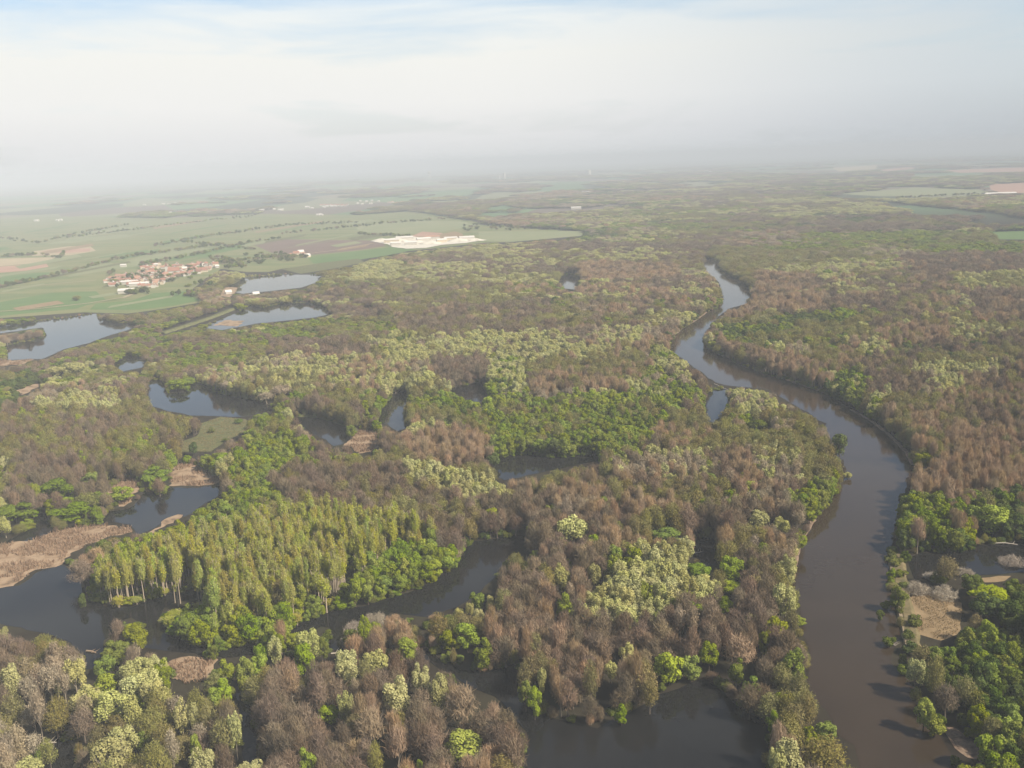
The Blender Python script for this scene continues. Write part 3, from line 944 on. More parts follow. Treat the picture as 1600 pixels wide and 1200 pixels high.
# ------------------------------------------------------------------ what grows where (photo pixels of the visible canopy)
# order of the keys in a mix: weights
D_ = dict
REGIONS = [
    # whole picture first, later entries paint over earlier ones
    ([(-400, 200), (2000, 200), (2000, 1500), (-400, 1500)], D_(bare=3.8, bud=4.4, rus=2.0, wil=1.9, leaf=2.0, sil=1.2, dark=.6)),
    ([(-400, 200), (2000, 200), (2000, 400), (-400, 400)], D_(bare=3, bud=3.2, rus=1.4, wil=1.3, leaf=2.6, sil=1.2, dark=2.0)),
    ([(700, 385), (1100, 370), (1100, 430), (850, 425), (620, 440)], D_(wil=3, bud=3, bare=3, leaf=1.5, sil=1)),
    ([(1200, 310), (1460, 310), (1460, 345), (1200, 345)], D_(wil=4, bud=2, dark=2, bare=2)),
    ([(1200, 340), (1600, 325), (1700, 350), (1550, 355), (1250, 365)], D_(bare=6, dark=2, bud=2.4)),
    ([(1250, 365), (1600, 355), (1600, 395), (1250, 390)], D_(dark=5, leaf=2, bud=2, wil=.6)),
    ([(1180, 380), (1400, 375), (1400, 425), (1200, 430)], D_(wil=3.5, bud=3, leaf=2, sil=1, rus=1)),
    ([(900, 410), (1060, 412), (1060, 436), (910, 440)], D_(rus=8, bare=1)),
    ([(1170, 425), (1270, 428), (1275, 455), (1180, 460)], D_(rus=9, bare=1)),
    ([(1105, 395), (1170, 395), (1185, 425), (1180, 445), (1130, 425)], D_(bud=6, dark=3)),
    ([(1120, 470), (1290, 460), (1260, 495), (1120, 500)], D_(rus=7, bare=2, bud=1)),
    ([(1400, 400), (1600, 395), (1600, 430), (1450, 440)], D_(bare=8, rus=1)),
    ([(1480, 430), (1600, 425), (1600, 452), (1500, 455)], D_(wil=5, bud=3)),
    ([(1500, 455), (1640, 452), (1640, 490), (1520, 490)], D_(bare=9, rus=.8)),
    ([(1340, 440), (1480, 450), (1480, 520), (1300, 530), (1250, 500)], D_(bare=5, bud=4, rus=2, wil=.6)),
    ([(1110, 545), (1120, 505), (1200, 488), (1380, 485), (1370, 520), (1300, 545), (1210, 560), (1130, 552)], D_(leaf=4, dark=3.5, bud=2, wil=.5)),
    ([(1115, 530), (1200, 545), (1340, 545), (1350, 575), (1280, 600), (1180, 575), (1120, 548)], D_(rus=5, bud=4, bare=1)),
    ([(1350, 505), (1480, 510), (1500, 540), (1380, 535)], D_(rus=5, bud=4, bare=2)),
    ([(1380, 545), (1600, 520), (1640, 560), (1560, 590), (1400, 590)], D_(bare=2, dark=4, bud=4)),
    ([(1200, 540), (1265, 538), (1262, 556), (1205, 556)], D_(wil=6, sil=2)),
    ([(1420, 575), (1550, 570), (1555, 600), (1500, 612), (1420, 605)], D_(wil=6, sil=3, bare=1.5, leaf=1)),
    ([(1290, 580), (1355, 580), (1360, 625), (1300, 610)], D_(wil=4, leaf=3, dark=2)),
    ([(1355, 585), (1440, 590), (1440, 625), (1360, 630)], D_(bare=7, wil=1, rus=1)),
    ([(1430, 615), (1500, 612), (1500, 632), (1430, 635)], D_(wil=4, sil=4, rus=2)),
    ([(1360, 640), (1400, 615), (1500, 630), (1600, 580), (1660, 570), (1660, 850), (1420, 862), (1408, 800), (1440, 720), (1400, 680)], D_(rus=4.6, bud=5.4, bare=1.2, leaf=.35)),
    ([(1500, 590), (1660, 575), (1660, 690), (1540, 700)], D_(rus=4, bare=3, bud=3)),
    ([(1400, 770), (1500, 775), (1500, 850), (1405, 850)], D_(bud=6, leaf=2, rus=2, dark=1)),
    ([(1500, 765), (1660, 760), (1660, 850), (1500, 845)], D_(bud=4, dark=3, leaf=2, rus=1)),
    ([(1400, 850), (1500, 845), (1640, 830), (1640, 862), (1420, 872)], D_(dark=3, bush=3, bud=2, sil=1)),
    # right bottom thicket
    ([(1405, 1010), (1440, 985), (1500, 990), (1510, 940), (1530, 900), (1700, 890), (1700, 1300), (1480, 1300), (1430, 1100)], D_(dark=4.5, leaf=3.6, bud=3.2, bush=1.6, lime=.5)),
    ([(1420, 990), (1480, 1005), (1500, 1040), (1440, 1050)], D_(leaf=4, bush=3, bud=2)),
    ([(1400, 885), (1420, 885), (1430, 1000), (1416, 1010)], D_(bush=8, bud=1)),
    # left bank of the river
    ([(1180, 650), (1270, 650), (1320, 740), (1310, 780), (1240, 800), (1190, 760)], D_(bud=7, leaf=1.6, bare=1, wil=.4)),
    ([(1150, 640), (1230, 640), (1240, 700), (1160, 690)], D_(bud=5, wil=2, sil=1.5, leaf=1)),
    ([(1130, 595), (1205, 598), (1215, 640), (1150, 650)], D_(wil=5, leaf=2, sil=2)),
    ([(1060, 560), (1110, 570), (1110, 620), (1070, 610)], D_(bare=7, wil=1)),
    ([(1020, 540), (1080, 555), (1075, 580), (1020, 575)], D_(wil=5, leaf=2)),
    # middle distance, between the lakes and the river
    ([(200, 480), (520, 490), (600, 500), (600, 535), (400, 560), (260, 580), (60, 590), (0, 580), (130, 545)], D_(bud=4, leaf=3.5, dark=2, bare=2, wil=.6)),
    ([(420, 430), (640, 405), (640, 430), (520, 450), (420, 448)], D_(leaf=3, dark=3, bud=3, wil=1.5)),
    ([(550, 410), (620, 405), (625, 435), (550, 440)], D_(wil=7, leaf=1)),
    ([(520, 455), (760, 440), (860, 470), (860, 520), (640, 525), (520, 520)], D_(bare=6, bud=4, rus=1, wil=.5)),
    ([(430, 495), (620, 490), (620, 520), (430, 525)], D_(leaf=4, bud=4, dark=2)),
    ([(420, 525), (580, 520), (580, 555), (420, 562)], D_(bare=9, wil=.4, bud=1)),
    ([(320, 580), (400, 562), (480, 556), (600, 568), (672, 572), (672, 600), (600, 612), (450, 622), (420, 632), (340, 606)], D_(wil=6, bud=2, sil=2, rus=1)),
    ([(590, 562), (680, 535), (760, 524), (880, 522), (916, 540), (840, 568), (760, 560), (680, 566), (620, 572)], D_(wil=8, bud=1, bare=.6)),
    ([(930, 518), (1000, 514), (1002, 538), (932, 542)], D_(wil=8, sil=1)),
    ([(1000, 510), (1030, 512), (1030, 530), (1000, 532)], D_(sil=5, wil=3)),
    ([(675, 560), (760, 560), (770, 600), (690, 605)], D_(bare=10)),
    ([(760, 560), (830, 560), (830, 620), (765, 610)], D_(wil=4, leaf=4)),
    ([(820, 570), (1000, 550), (1010, 610), (830, 615)], D_(bud=5, bare=3, rus=2, dark=1)),
    ([(960, 595), (1080, 585), (1095, 620), (1070, 640), (1000, 622)], D_(wil=6, leaf=2, sil=1)),
    ([(450, 610), (600, 615), (600, 650), (560, 680), (500, 650), (430, 640)], D_(bud=4, leaf=2, bare=2, dark=1)),
    ([(632, 620), (680, 608), (760, 622), (860, 620), (960, 612), (1050, 622), (1085, 650), (1020, 690), (960, 716), (880, 716), (780, 706), (740, 672), (660, 668)], D_(leaf=6, dark=3, bud=2, lime=.9)),
    ([(1000, 640), (1100, 640), (1180, 650), (1160, 690), (1050, 690)], D_(bud=6, leaf=3, rus=1)),
    ([(612, 672), (690, 676), (762, 682), (767, 715), (740, 732), (690, 730), (640, 716)], D_(rus=10)),
    ([(612, 672), (640, 664), (685, 667), (690, 676), (640, 684)], D_(wil=9)),
    ([(1020, 668), (1100, 668), (1100, 705), (1020, 705)], D_(rus=6, bud=2)),
    ([(1100, 660), (1215, 668), (1215, 700), (1100, 700)], D_(bud=8, rus=1)),
    # left side
    ([(-100, 640), (200, 625), (350, 640), (330, 720), (230, 740), (100, 770), (-100, 790)], D_(bare=5.5, bud=4, leaf=1.2)),
    ([(40, 610), (190, 608), (190, 640), (60, 640)], D_(wil=5, bud=2, sil=1)),
    ([(-60, 575), (70, 575), (60, 600), (0, 640), (-60, 640)], D_(dark=3, leaf=3, bud=2)),
    ([(150, 690), (260, 690), (280, 730), (180, 740), (110, 740)], D_(bud=6, leaf=3, bare=1)),
    ([(100, 740), (260, 735), (260, 800), (170, 800), (60, 800)], D_(leaf=4, bare=3, bud=3)),
    ([(-60, 770), (55, 790), (50, 830), (-60, 850)], D_(leaf=6, wil=2, bud=2)),
    ([(250, 590), (350, 600), (420, 640), (340, 660), (240, 650)], D_(leaf=3, bud=3, dark=2)),
    ([(330, 640), (440, 640), (450, 670), (390, 690), (340, 700)], D_(bud=4, leaf=4, dark=1)),
    # the long green island
    ([(345, 740), (395, 690), (440, 668), (500, 690), (560, 700), (610, 715), (560, 722), (450, 728), (410, 748), (480, 748), (480, 792), (400, 818), (330, 842),
      (250, 868), (200, 888), (146, 910), (142, 880), (200, 850), (260, 820), (320, 790), (350, 760)], D_(leaf=9, bud=1.0, lime=1.6, wil=.15)),
    ([(410, 748), (560, 722), (640, 730), (690, 770), (760, 800), (830, 830), (700, 832), (640, 832), (560, 812), (480, 800), (400, 830), (330, 852), (400, 818), (470, 792)], D_(bare=8, bud=2.2)),
    ([(500, 690), (620, 705), (640, 735), (560, 725), (470, 730)], D_(bud=5, leaf=3, bare=3)),
    ([(610, 770), (760, 790), (750, 835), (690, 832), (620, 800)], D_(bud=4, bare=4, leaf=1)),
    ([(146, 905), (250, 872), (340, 848), (420, 818), (520, 800), (600, 815), (680, 825), (716, 865), (716, 888), (640, 928), (530, 958), (460, 962), (420, 902),
      (330, 918), (240, 938), (180, 950), (142, 930)], D_(pop=10, leaf=1.2, bush=.8)),
    ([(600, 850), (690, 835), (718, 870), (712, 890), (640, 930), (560, 950), (560, 900)], D_(leaf=7, pop=2.5, lime=1.5)),
    ([(142, 905), (230, 900), (230, 925), (400, 895), (420, 905), (330, 922), (240, 942), (180, 956), (142, 936)], D_(bud=3, leaf=3, pop=3)),
    ([(248, 960), (290, 930), (380, 900), (440, 905), (532, 950), (462, 982), (340, 1018), (258, 992)], D_(leaf=6, pop=3, bud=1, lime=1.5)),
    ([(300, 920), (350, 900), (430, 905), (450, 925), (380, 935), (310, 940)], D_(pop=6, bud=4)),
    # centre band
    ([(640, 735), (780, 745), (940, 720), (1190, 705), (1230, 760), (1230, 850), (1100, 850), (950, 870), (830, 870), (750, 800), (680, 770)], D_(bare=6, bud=3.4, rus=1.0, sil=.5, leaf=.5)),
    ([(628, 728), (680, 722), (716, 742), (792, 750), (792, 776), (730, 776), (690, 762), (640, 752)], D_(wil=10)),
    ([(860, 765), (940, 760), (945, 795), (860, 800)], D_(rus=6, sil=3)),
    ([(1030, 780), (1080, 780), (1085, 800), (1030, 805)], D_(rus=6, bud=3)),
    ([(980, 715), (1100, 705), (1110, 745), (1000, 765), (950, 760)], D_(wil=3, sil=2.5, rus=2, bare=4)),
    ([(1170, 715), (1255, 715), (1260, 760), (1200, 760)], D_(wil=4, sil=3, bud=2, bare=2)),
    ([(690, 760), (770, 790), (770, 830), (700, 815)], D_(leaf=4, bud=4, bare=2)),
    # centre peninsula
    ([(680, 980), (760, 920), (860, 870), (1220, 850), (1240, 950), (1240, 1090), (1110, 1060), (1040, 1090), (930, 1140), (830, 1110), (800, 1040), (700, 1030)], D_(bare=5.8, bud=3.6, rus=.8, leaf=.4)),
    ([(905, 960), (925, 895), (960, 870), (1000, 850), (1050, 855), (1085, 890), (1122, 905), (1112, 932), (1050, 948), (1025, 968), (1000, 975), (960, 972)], D_(wil=10, leaf=.5)),
    ([(680, 970), (760, 965), (750, 1010), (690, 1020)], D_(leaf=5, bud=3)),
    ([(1080, 1010), (1240, 980), (1240, 1090), (1150, 1080), (1100, 1050)], D_(bud=5, bare=4, leaf=1)),
    ([(1205, 900), (1255, 900), (1262, 1100), (1210, 1100)], D_(bud=5, leaf=2, bare=2)),
    # bottom dome
    ([(400, 1100), (420, 1050), (500, 1020), (590, 1010), (660, 1020), (740, 1075), (825, 1150), (815, 1300), (400, 1300)], D_(bare=9, bud=1.1, rus=.6)),
    ([(550, 1105), (640, 1105), (640, 1170), (545, 1170)], D_(rus=7, bud=2)),
    ([(690, 1070), (760, 1080), (770, 1110), (700, 1100)], D_(rus=6, bare=3)),
    ([(510, 1030), (575, 1020), (570, 1050), (520, 1060)], D_(wil=6, bare=1)),
    # bottom left
    ([(-100, 980), (60, 985), (130, 1030), (130, 1060), (110, 1170), (60, 1210), (-100, 1300)], D_(bare=4, bud=2.5, sil=3)),
    ([(-100, 980), (50, 982), (40, 1000), (-100, 1010)], D_(wil=3, sil=5, bud=2)),
    ([(50, 1035), (135, 1030), (130, 1090), (50, 1100)], D_(sil=6, wil=4)),
    ([(120, 1080), (190, 1010), (270, 1030), (340, 1070), (375, 1120), (370, 1300), (120, 1300)], D_(bare=4.5, bud=2.5, wil=2.4, sil=1.2, leaf=.6)),
    ([(115, 1050), (180, 1030), (200, 1080), (150, 1120), (120, 1110)], D_(wil=7, leaf=2, sil=1)),
    ([(140, 1110), (250, 1110), (250, 1300), (130, 1300)], D_(wil=5, bud=4, leaf=1)),
    ([(330, 1030), (420, 1000), (520, 985), (510, 1040), (440, 1060), (380, 1080)], D_(bare=4, bud=2, leaf=1)),
]
KEYS = list(KINDS)

# ------------------------------------------------------------------ single trees picked out by eye: kind, x, y of the top (px), crown width (px), height (m), label
PICK = [
    ('lime', 722, 1145, 62, 15, 'bright lime green tree alone at the foot of the brown dome woods'),
    ('lime', 1045, 1012, 46, 18, 'big rounded lime green tree overhanging the dark pool from the north'),
    ('lime', 1080, 1018, 32, 15, 'smaller lime green tree touching the big rounded one by the dark pool'),
    ('lime', 633, 995, 34, 15, 'yellow tinged round tree at the gap between two channels'),
    ('lime', 472, 1004, 36, 18, 'yellow green tree under a pale willow beside the narrow channel'),
    ('wil', 478, 977, 40, 22, 'pale willow topping the yellow green tree beside the narrow channel'),
    ('leaf', 503, 990, 18, 16, 'green tree tucked against the right side of the channel willow'),
    ('wil', 428, 992, 26, 18, 'pale rounded willow left of the channel willow pair'),
    ('leaf', 405, 1002, 24, 15, 'soft green tree at the left end of the channel willows'),
    ('lime', 403, 1020, 28, 14, 'low yellow green tree under the left channel willow'),
    ('leaf', 568, 960, 20, 20, 'narrow green tree rising alone from the brushy spit'),
    ('leaf', 207, 967, 38, 19, 'round green tree standing alone in the mouth of the left pool'),
    ('bare', 181, 966, 26, 19, 'leafless tree leaning against the lone round green tree'),
    ('leaf', 178, 1000, 42, 14, 'wide green tree just below the lone round green tree'),
    ('leaf', 160, 1022, 36, 12, 'low green tree at the tip between the pool arms'),
    ('lime', 165, 1050, 40, 12, 'flat topped lime tree amid pale willows on the left spit'),
    ('leaf', 252, 1028, 28, 18, 'tall green tree beside the purple brown reed patch'),
    ('lime', 350, 1025, 26, 16, 'yellow green tree above the narrow bottom inlet'),
    ('lime', 333, 1074, 24, 11, 'bright yellow shrub like tree at the head of the bottom inlet'),
    ('lime', 347, 1060, 26, 14, 'yellow green tree directly behind the inlet head shrub'),
    ('leaf', 222, 1140, 28, 13, 'grass green tree in the middle of the mixed left woods'),
    ('lime', 302, 1145, 18, 16, 'slim lime tree in the right half of the mixed left woods'),
    ('lime', 215, 1088, 22, 10, 'small lime tree below the foamy willow mass'),
    ('wil', 170, 1076, 56, 20, 'foamy cream willow crowning the left spit'),
    ('wil', 200, 1086, 36, 19, 'cream willow behind the foamy one on the left spit'),
    ('wil', 280, 1090, 26, 20, 'pale willow rising out of bare trees near the inlet'),
    ('wil', 298, 1092, 22, 19, 'second pale willow rising out of bare trees near the inlet'),
    ('wil', 362, 1104, 22, 24, 'tall pale willow on the edge of the narrow bottom inlet'),
    ('bud', 345, 1120, 40, 20, 'olive tree in front of the tall inlet willow'),
    ('wil', 170, 1150, 60, 20, 'broad yellowish willow at the bottom of the left woods'),
    ('wil', 190, 1128, 46, 18, 'olive tinted willow above the broad bottom one'),
    ('wil', 312, 1165, 40, 20, 'pale willow at the lower edge near the bottom inlet'),
    ('sil', 265, 1140, 24, 22, 'silvery slim tree with a straight white trunk in the left woods'),
    ('wil', 385, 1188, 50, 12, 'pale low willow at the lower edge beside the bottom inlet'),
    ('wil', 10, 1036, 34, 20, 'cream willow at the left edge under the brown canopy'),
    ('sil', 72, 1036, 32, 22, 'silvery tree above the bottom left pond'),
    ('wil', 112, 1026, 34, 20, 'pale willow over the water at the end of the corner woods'),
    ('sil', 95, 1042, 24, 20, 'silvery tree between the two pale crowns of the corner woods'),
    ('sil', 38, 1045, 28, 25, 'gaunt pale tree with a long white trunk in the corner woods'),
    ('sil', 54, 1075, 24, 26, 'gaunt white trunked tree reaching down to the pond'),
    ('bud', 15, 1082, 36, 20, 'olive tree at the left edge of the corner woods'),
    ('wil', 40, 1185, 46, 10, 'pale low willow at the very bottom of the corner woods'),
    ('bud', 72, 1150, 26, 16, 'olive tree on the bank of the bottom left pond'),
    ('bare', 125, 1105, 40, 17, 'rounded leafless tree leaning over the bottom left pond'),
    # bottom dome
    ('wil', 617, 1050, 44, 23, 'pale willow with visible forked stems on top of the brown dome'),
    ('wil', 655, 1032, 28, 18, 'pale yellow willow at the back rim of the brown dome'),
    ('wil', 682, 1046, 32, 22, 'fan shaped pale willow behind the back rim of the brown dome'),
    ('wil', 535, 1078, 26, 18, 'pale green willow beside a lime tree on the brown dome'),
    ('wil', 545, 1082, 16, 16, 'thin pale willow leaning on the pale green one'),
    ('lime', 511, 1098, 34, 11, 'flat lime tree at the foot of the pale green willow'),
    ('lime', 476, 1160, 28, 20, 'tall lime green tree near the bottom inlet on the brown dome'),
    ('lime', 655, 1186, 14, 10, 'small lime sapling among bare trees at the lower edge'),
    ('rus', 575, 1108, 50, 21, 'orange brown fan shaped tree on the brown dome'),
    ('rus', 618, 1134, 40, 21, 'second orange brown fan shaped tree on the brown dome'),
    ('bud', 583, 1155, 26, 20, 'yellow olive tree between the orange brown fan trees'),
    ('rus', 720, 1072, 54, 20, 'broad orange brown tree on the pool side of the dome'),
    ('sil', 470, 1072, 28, 14, 'silvery tree on the left slope of the brown dome'),
    ('bud', 472, 1056, 24, 10, 'dark olive small tree above the silvery one on the dome'),
    ('sil', 553, 1060, 20, 16, 'beige sparse tree below the dome rim'),
    ('wil', 540, 1028, 34, 17, 'pale yellow willow on the left rim of the brown dome'),
    ('wil', 585, 1014, 40, 15, 'pale yellow willow at the highest rim of the brown dome'),
    # centre peninsula
    ('leaf', 704, 978, 36, 15, 'vivid green tree at the west end of the central peninsula'),
    ('lime', 728, 972, 40, 16, 'yellow green tree behind the vivid one on the peninsula'),
    ('wil', 733, 938, 14, 11, 'small cream dome tree, first of three over the channel'),
    ('wil', 766, 930, 16, 12, 'small cream dome tree, highest of three over the channel'),
    ('wil', 748, 948, 18, 10, 'small cream dome tree, lowest of three over the channel'),
    ('leaf', 745, 920, 26, 14, 'green tree beside the three cream dome trees'),
    ('lime', 880, 926, 26, 17, 'yellow green tree left of the big willow clump'),
    ('wil', 878, 878, 26, 20, 'cream willow standing apart left of the big willow clump'),
    ('wil', 928, 875, 22, 18, 'cream willow at the upper left of the big willow clump'),
    ('sil', 890, 905, 16, 18, 'beige tree under the cream willow left of the clump'),
    ('wil', 895, 803, 50, 22, 'lone yellow green willow standing in bare woods above the peninsula'),
    ('leaf', 1042, 824, 50, 11, 'flat dark green tree above the big willow clump'),
    ('leaf', 1142, 868, 40, 16, 'round dark green tree right of the big willow clump'),
    ('leaf', 1092, 878, 42, 11, 'flat green tree on the right rim of the big willow clump'),
    ('lime', 1134, 932, 28, 11, 'small lime tree in bare woods beside the river'),
    ('lime', 1142, 905, 34, 9, 'low yellow green tree below the round dark green one'),
    ('sil', 1063, 942, 20, 22, 'silvery tree below the willow clump'),
    ('sil', 1082, 940, 20, 24, 'silvery tree with twin white trunks below the willow clump'),
    ('leaf', 820, 1060, 24, 16, 'blue green tree on the west tip of the pool peninsula'),
    ('lime', 834, 1072, 26, 16, 'yellow green tree on the west tip of the pool peninsula'),
    ('wil', 846, 1036, 16, 18, 'thin pale willow above the west tip of the pool peninsula'),
    ('bud', 922, 1030, 26, 24, 'tall narrow olive tree on the pool peninsula'),
    ('wil', 954, 1030, 24, 12, 'small beige willow amid bare trees on the peninsula'),
    ('wil', 978, 1000, 24, 14, 'pale yellow willow in the heart of the pool peninsula'),
    ('leaf', 970, 1098, 22, 11, 'small green bush like tree at the pool edge'),
    ('bud', 1015, 1060, 30, 17, 'olive tree above the pool next to the lime trees'),
    ('leaf', 1108, 1000, 32, 17, 'green tree behind the dark bay of the pool'),
    ('leaf', 1152, 1026, 30, 16, 'blue green tree between the dark pool and the river'),
    ('rus', 1157, 992, 50, 19, 'large tan fan shaped tree beside a sandy track'),
    ('bare', 1172, 1068, 40, 17, 'rounded leafless tree hanging over the dark bay'),
    ('leaf', 1195, 982, 18, 16, 'dark green tree on the river ridge'),
    ('lime', 1208, 1110, 22, 12, 'lime tree at the water in the narrowest neck'),
    ('leaf', 1240, 1010, 38, 20, 'dense green tree overhanging the brown river'),
    ('bud', 1222, 1035, 34, 18, 'olive green tree beside the dense riverside green one'),
    ('wil', 1228, 905, 38, 24, 'cream willow on the river bank of the peninsula'),
    ('bud', 1238, 950, 26, 18, 'yellow olive tree under the bankside cream willow'),
    ('lime', 1290, 1122, 34, 13, 'bright yellow green tree leaning out over the river'),
    ('leaf', 1268, 1132, 28, 13, 'green tree behind the bright one leaning over the river'),
    ('wil', 1235, 1150, 52, 20, 'pale green willow at the foot of the peninsula beside the river'),
    ('wil', 1215, 1160, 30, 20, 'pale willow at the dark pool corner beside the river'),
    ('bud', 1290, 1152, 74, 18, 'wide olive brown tree at the lower edge beside the river'),
    # mid and right
    ('dark', 1313, 676, 26, 20, 'dark green tree alone on the outer river bend'),
    ('lime', 1265, 796, 22, 10, 'yellow shrub like tree at the water on the left river bank'),
    ('wil', 1325, 738, 16, 5, 'small yellow branch like tree reaching over the river bend'),
    ('wil', 1222, 805, 26, 14, 'pale willow near the yellow shrub like tree'),
    ('wil', 1185, 796, 34, 16, 'whitish willow in bare woods left of the river'),
    ('leaf', 1443, 702, 32, 16, 'vivid green tree at the outer bend opposite the bank woods'),
    ('lime', 1555, 788, 46, 20, 'yellow green tree in the right bank woods above the side channel'),
    ('dark', 1418, 826, 28, 16, 'dark green tree at the corner of river and side channel'),
    ('bud', 1482, 868, 34, 18, 'upright olive green tree by the side channel'),
    ('dark', 1470, 892, 30, 9, 'low green shrub like tree under the upright olive one'),
    ('dark', 1520, 896, 36, 12, 'dark round tree beside the tan clearing'),
    ('lime', 1548, 918, 60, 11, 'yellowish green broad tree beyond the tan clearing'),
    ('dark', 1540, 926, 50, 14, 'dark broad tree shading the tan clearing'),
    ('wil', 1433, 1022, 30, 19, 'whitish willow leaning from the right river bank'),
    ('leaf', 1412, 1036, 20, 6, 'low yellow green bush at the waterline of the right bank'),
    ('lime', 1446, 1088, 30, 16, 'light green tree hanging over the right bank'),
    ('leaf', 1462, 1114, 32, 11, 'green tree beside the mud bank'),
    ('bare', 1480, 1068, 40, 16, 'grey brown leafless tree in the right bank thicket'),
    ('bush', 1430, 960, 24, 7, 'round green bush at the edge of the tan clearing'),
    ('bush', 1402, 872, 26, 5, 'olive bush at the tip of the sandy point'),
    ('bush', 1408, 890, 22, 5, 'olive bush beside the upper end of the sandy path'),
    ('bush', 1413, 908, 20, 4, 'small olive bush beside the middle of the sandy path'),
    ('bush', 1419, 985, 22, 5, 'olive bush between sandy path and tan clearing'),
    ('bush', 1424, 1003, 30, 6, 'olive bush at the lower end of the sandy path'),
    ('bush', 1375, 953, 14, 6, 'small green bush standing in the river'),
    ('bush', 1391, 995, 24, 5, 'wide low green bush standing in the river'),
    ('bush', 1384, 938, 16, 5, 'green bush at the river edge by the sandy path'),
    ('bush', 128, 928, 16, 9, 'single bush standing in the wide left pool'),
    ('lime', 889, 872, 12, 7, 'tiny lime bush beside the channel bend'),
    ('lime', 835, 858, 16, 8, 'small olive lime bush at the channel end'),
    ('bush', 790, 875, 12, 8, 'thin green bush at the channel bend'),
    # left middle
    ('leaf', 242, 730, 46, 13, 'round green tree mirrored in the inlet beside the tan reeds'),
    ('leaf', 188, 758, 36, 13, 'round green tree mirrored in the inlet nearer the reed spit'),
    ('leaf', 140, 736, 28, 13, 'dark green tree behind the inlet'),
    ('leaf', 108, 785, 62, 13, 'spreading green tree at the left end of the inlet'),
    ('bud', 135, 768, 40, 15, 'olive tree behind the spreading inlet tree'),
    ('leaf', 20, 785, 60, 15, 'green tree at the left edge above the small dark pond'),
    ('wil', 4, 805, 24, 16, 'white flowering tree at the left edge above the dark pond'),
    ('wil', 5, 712, 20, 14, 'white flowering tree at the left edge of the brown woods'),
    ('leaf', 85, 748, 56, 16, 'tangled green tree behind the small dark pond'),
    ('bare', 123, 875, 44, 17, 'leafless tree leaning over the left pool from the green island'),
    ('leaf', 276, 590, 30, 15, 'green tree standing over the northern pool'),
    ('dark', 768, 706, 24, 13, 'round dark green tree beside the russet block'),
    ('wil', 110, 565, 40, 17, 'grey green willow near the lake shore'),
    ('wil', 85, 570, 30, 16, 'grey green willow beside the lake shore one'),
    ('leaf', 770, 605, 20, 14, 'green tree by the hidden pool'),
    ('dark', 300, 690, 14, 12, 'dark upright tree in the green clearing'),
    ('bush', 372, 654, 14, 5, 'green bush at the top edge of the green clearing'),
    ('bush', 330, 668, 12, 5, 'green bush in the middle of the green clearing'),
    ('bush', 352, 684, 14, 4, 'green bush at the lower edge of the green clearing'),
    ('sil', 500 - 60, 600, 34, 17, 'blush beige tree drooping over the northern pool'),
    ('sil', 415, 612, 26, 13, 'blush beige tree at the end of the northern pool'),
    ('dark', 1185, 655, 34, 14, 'dark green tree near the little pool by the river'),
    ('lime', 575, 640, 10, 9, 'pale lime sapling on the causeway between pools'),
]

# ------------------------------------------------------------------ placing the forest
PX, PY, PH, PW, PK, PLAB = [], [], [], [], [], []
for k, x, y, w, h, lab in PICK:
    h = h * 0.86
    p = at(float(x), float(y), h)
    dep = float(proj(p[0], p[1], h * 0.7)[2])
    PX.append(p[0]); PY.append(p[1]); PH.append(h); PW.append(w * dep / F_PX * 1.06); PK.append(KEYS.index(k)); PLAB.append(lab)
PX, PY, PH, PW, PK = map(np.array, (PX, PY, PH, PW, PK))
pcx, pcy, pdep = proj(PX, PY, PH * 0.62)
ptx, pty, _ = proj(PX, PY, PH * 1.0)

# candidate spots: jittered rows, wider apart with distance
cx, cy, cs = [], [], []
y = 215.0
while y < 15000:
    s = 4.9 if y < 750 else 4.9 * (y / 750.0) ** 1.12
    half = 0.60 * y + 70
    n = int(2 * half / s)
    xs = -half + (np.arange(n) + rng.random(n) * 0.9) * s
    cx.append(xs); cy.append(y + (rng.random(n) - 0.5) * s * 0.9); cs.append(np.full(n, s))
    y += s * 0.97
cx, cy, cs = map(np.concatenate, (cx, cy, cs))
N = len(cx)

# smaller growth along the waterlines, and saplings under the poplar stand
fx_, fy_, fh_, fw_ = [], [], [], []
for kk, poly in enumerate([RIVER] + POOLS + REEDS):
    P_ = at(np.array([p[0] for p in poly], float), np.array([p[1] for p in poly], float))[:, :2]
    A2 = np.sum(P_[:, 0] * np.roll(P_[:, 1], -1) - np.roll(P_[:, 0], -1) * P_[:, 1])
    for a, b in zip(P_, np.roll(P_, -1, 0)):
        L_ = np.linalg.norm(b - a)
        if L_ > 400:
            continue
        nn = np.array([(b - a)[1], -(b - a)[0]]) / max(L_, 1e-6) * (1 if A2 > 0 else -1)
        for q in range(int(L_ / 2.6)):
            if rng.random() < (0.45 if kk == 0 else 0.2):
                continue
            p = a + (b - a) * (q + rng.random()) * 2.6 / max(L_, 2.6) + nn * (0.2 + 2.6 * rng.random())
            fx_.append(p[0]); fy_.append(p[1]); fh_.append(3.5 + 6.5 * rng.random()); fw_.append(3.5 + 3.5 * rng.random())
for q in range(700):
    x = rng.uniform(140, 720); yv = rng.uniform(830, 1025)
    p = at(x, yv)
    fx_.append(p[0]); fy_.append(p[1]); fh_.append(4 + 7 * rng.random()); fw_.append(4 + 4 * rng.random())
nf = len(fx_)
ex_, ey_ = [], []
for q in range(1500):
    p = at(rng.uniform(140, 720), rng.uniform(850, 1000))
    ex_.append(p[0]); ey_.append(p[1])
cx = np.concatenate([cx, ex_]); cy = np.concatenate([cy, ey_]); cs = np.concatenate([cs, np.full(len(ex_), 4.9)])
N += len(ex_)
extra = np.zeros(N + nf, bool); extra[N - len(ex_):N] = True
cx = np.concatenate([cx, fx_]); cy = np.concatenate([cy, fy_]); cs = np.concatenate([cs, np.full(nf, 4.9)])
N += nf
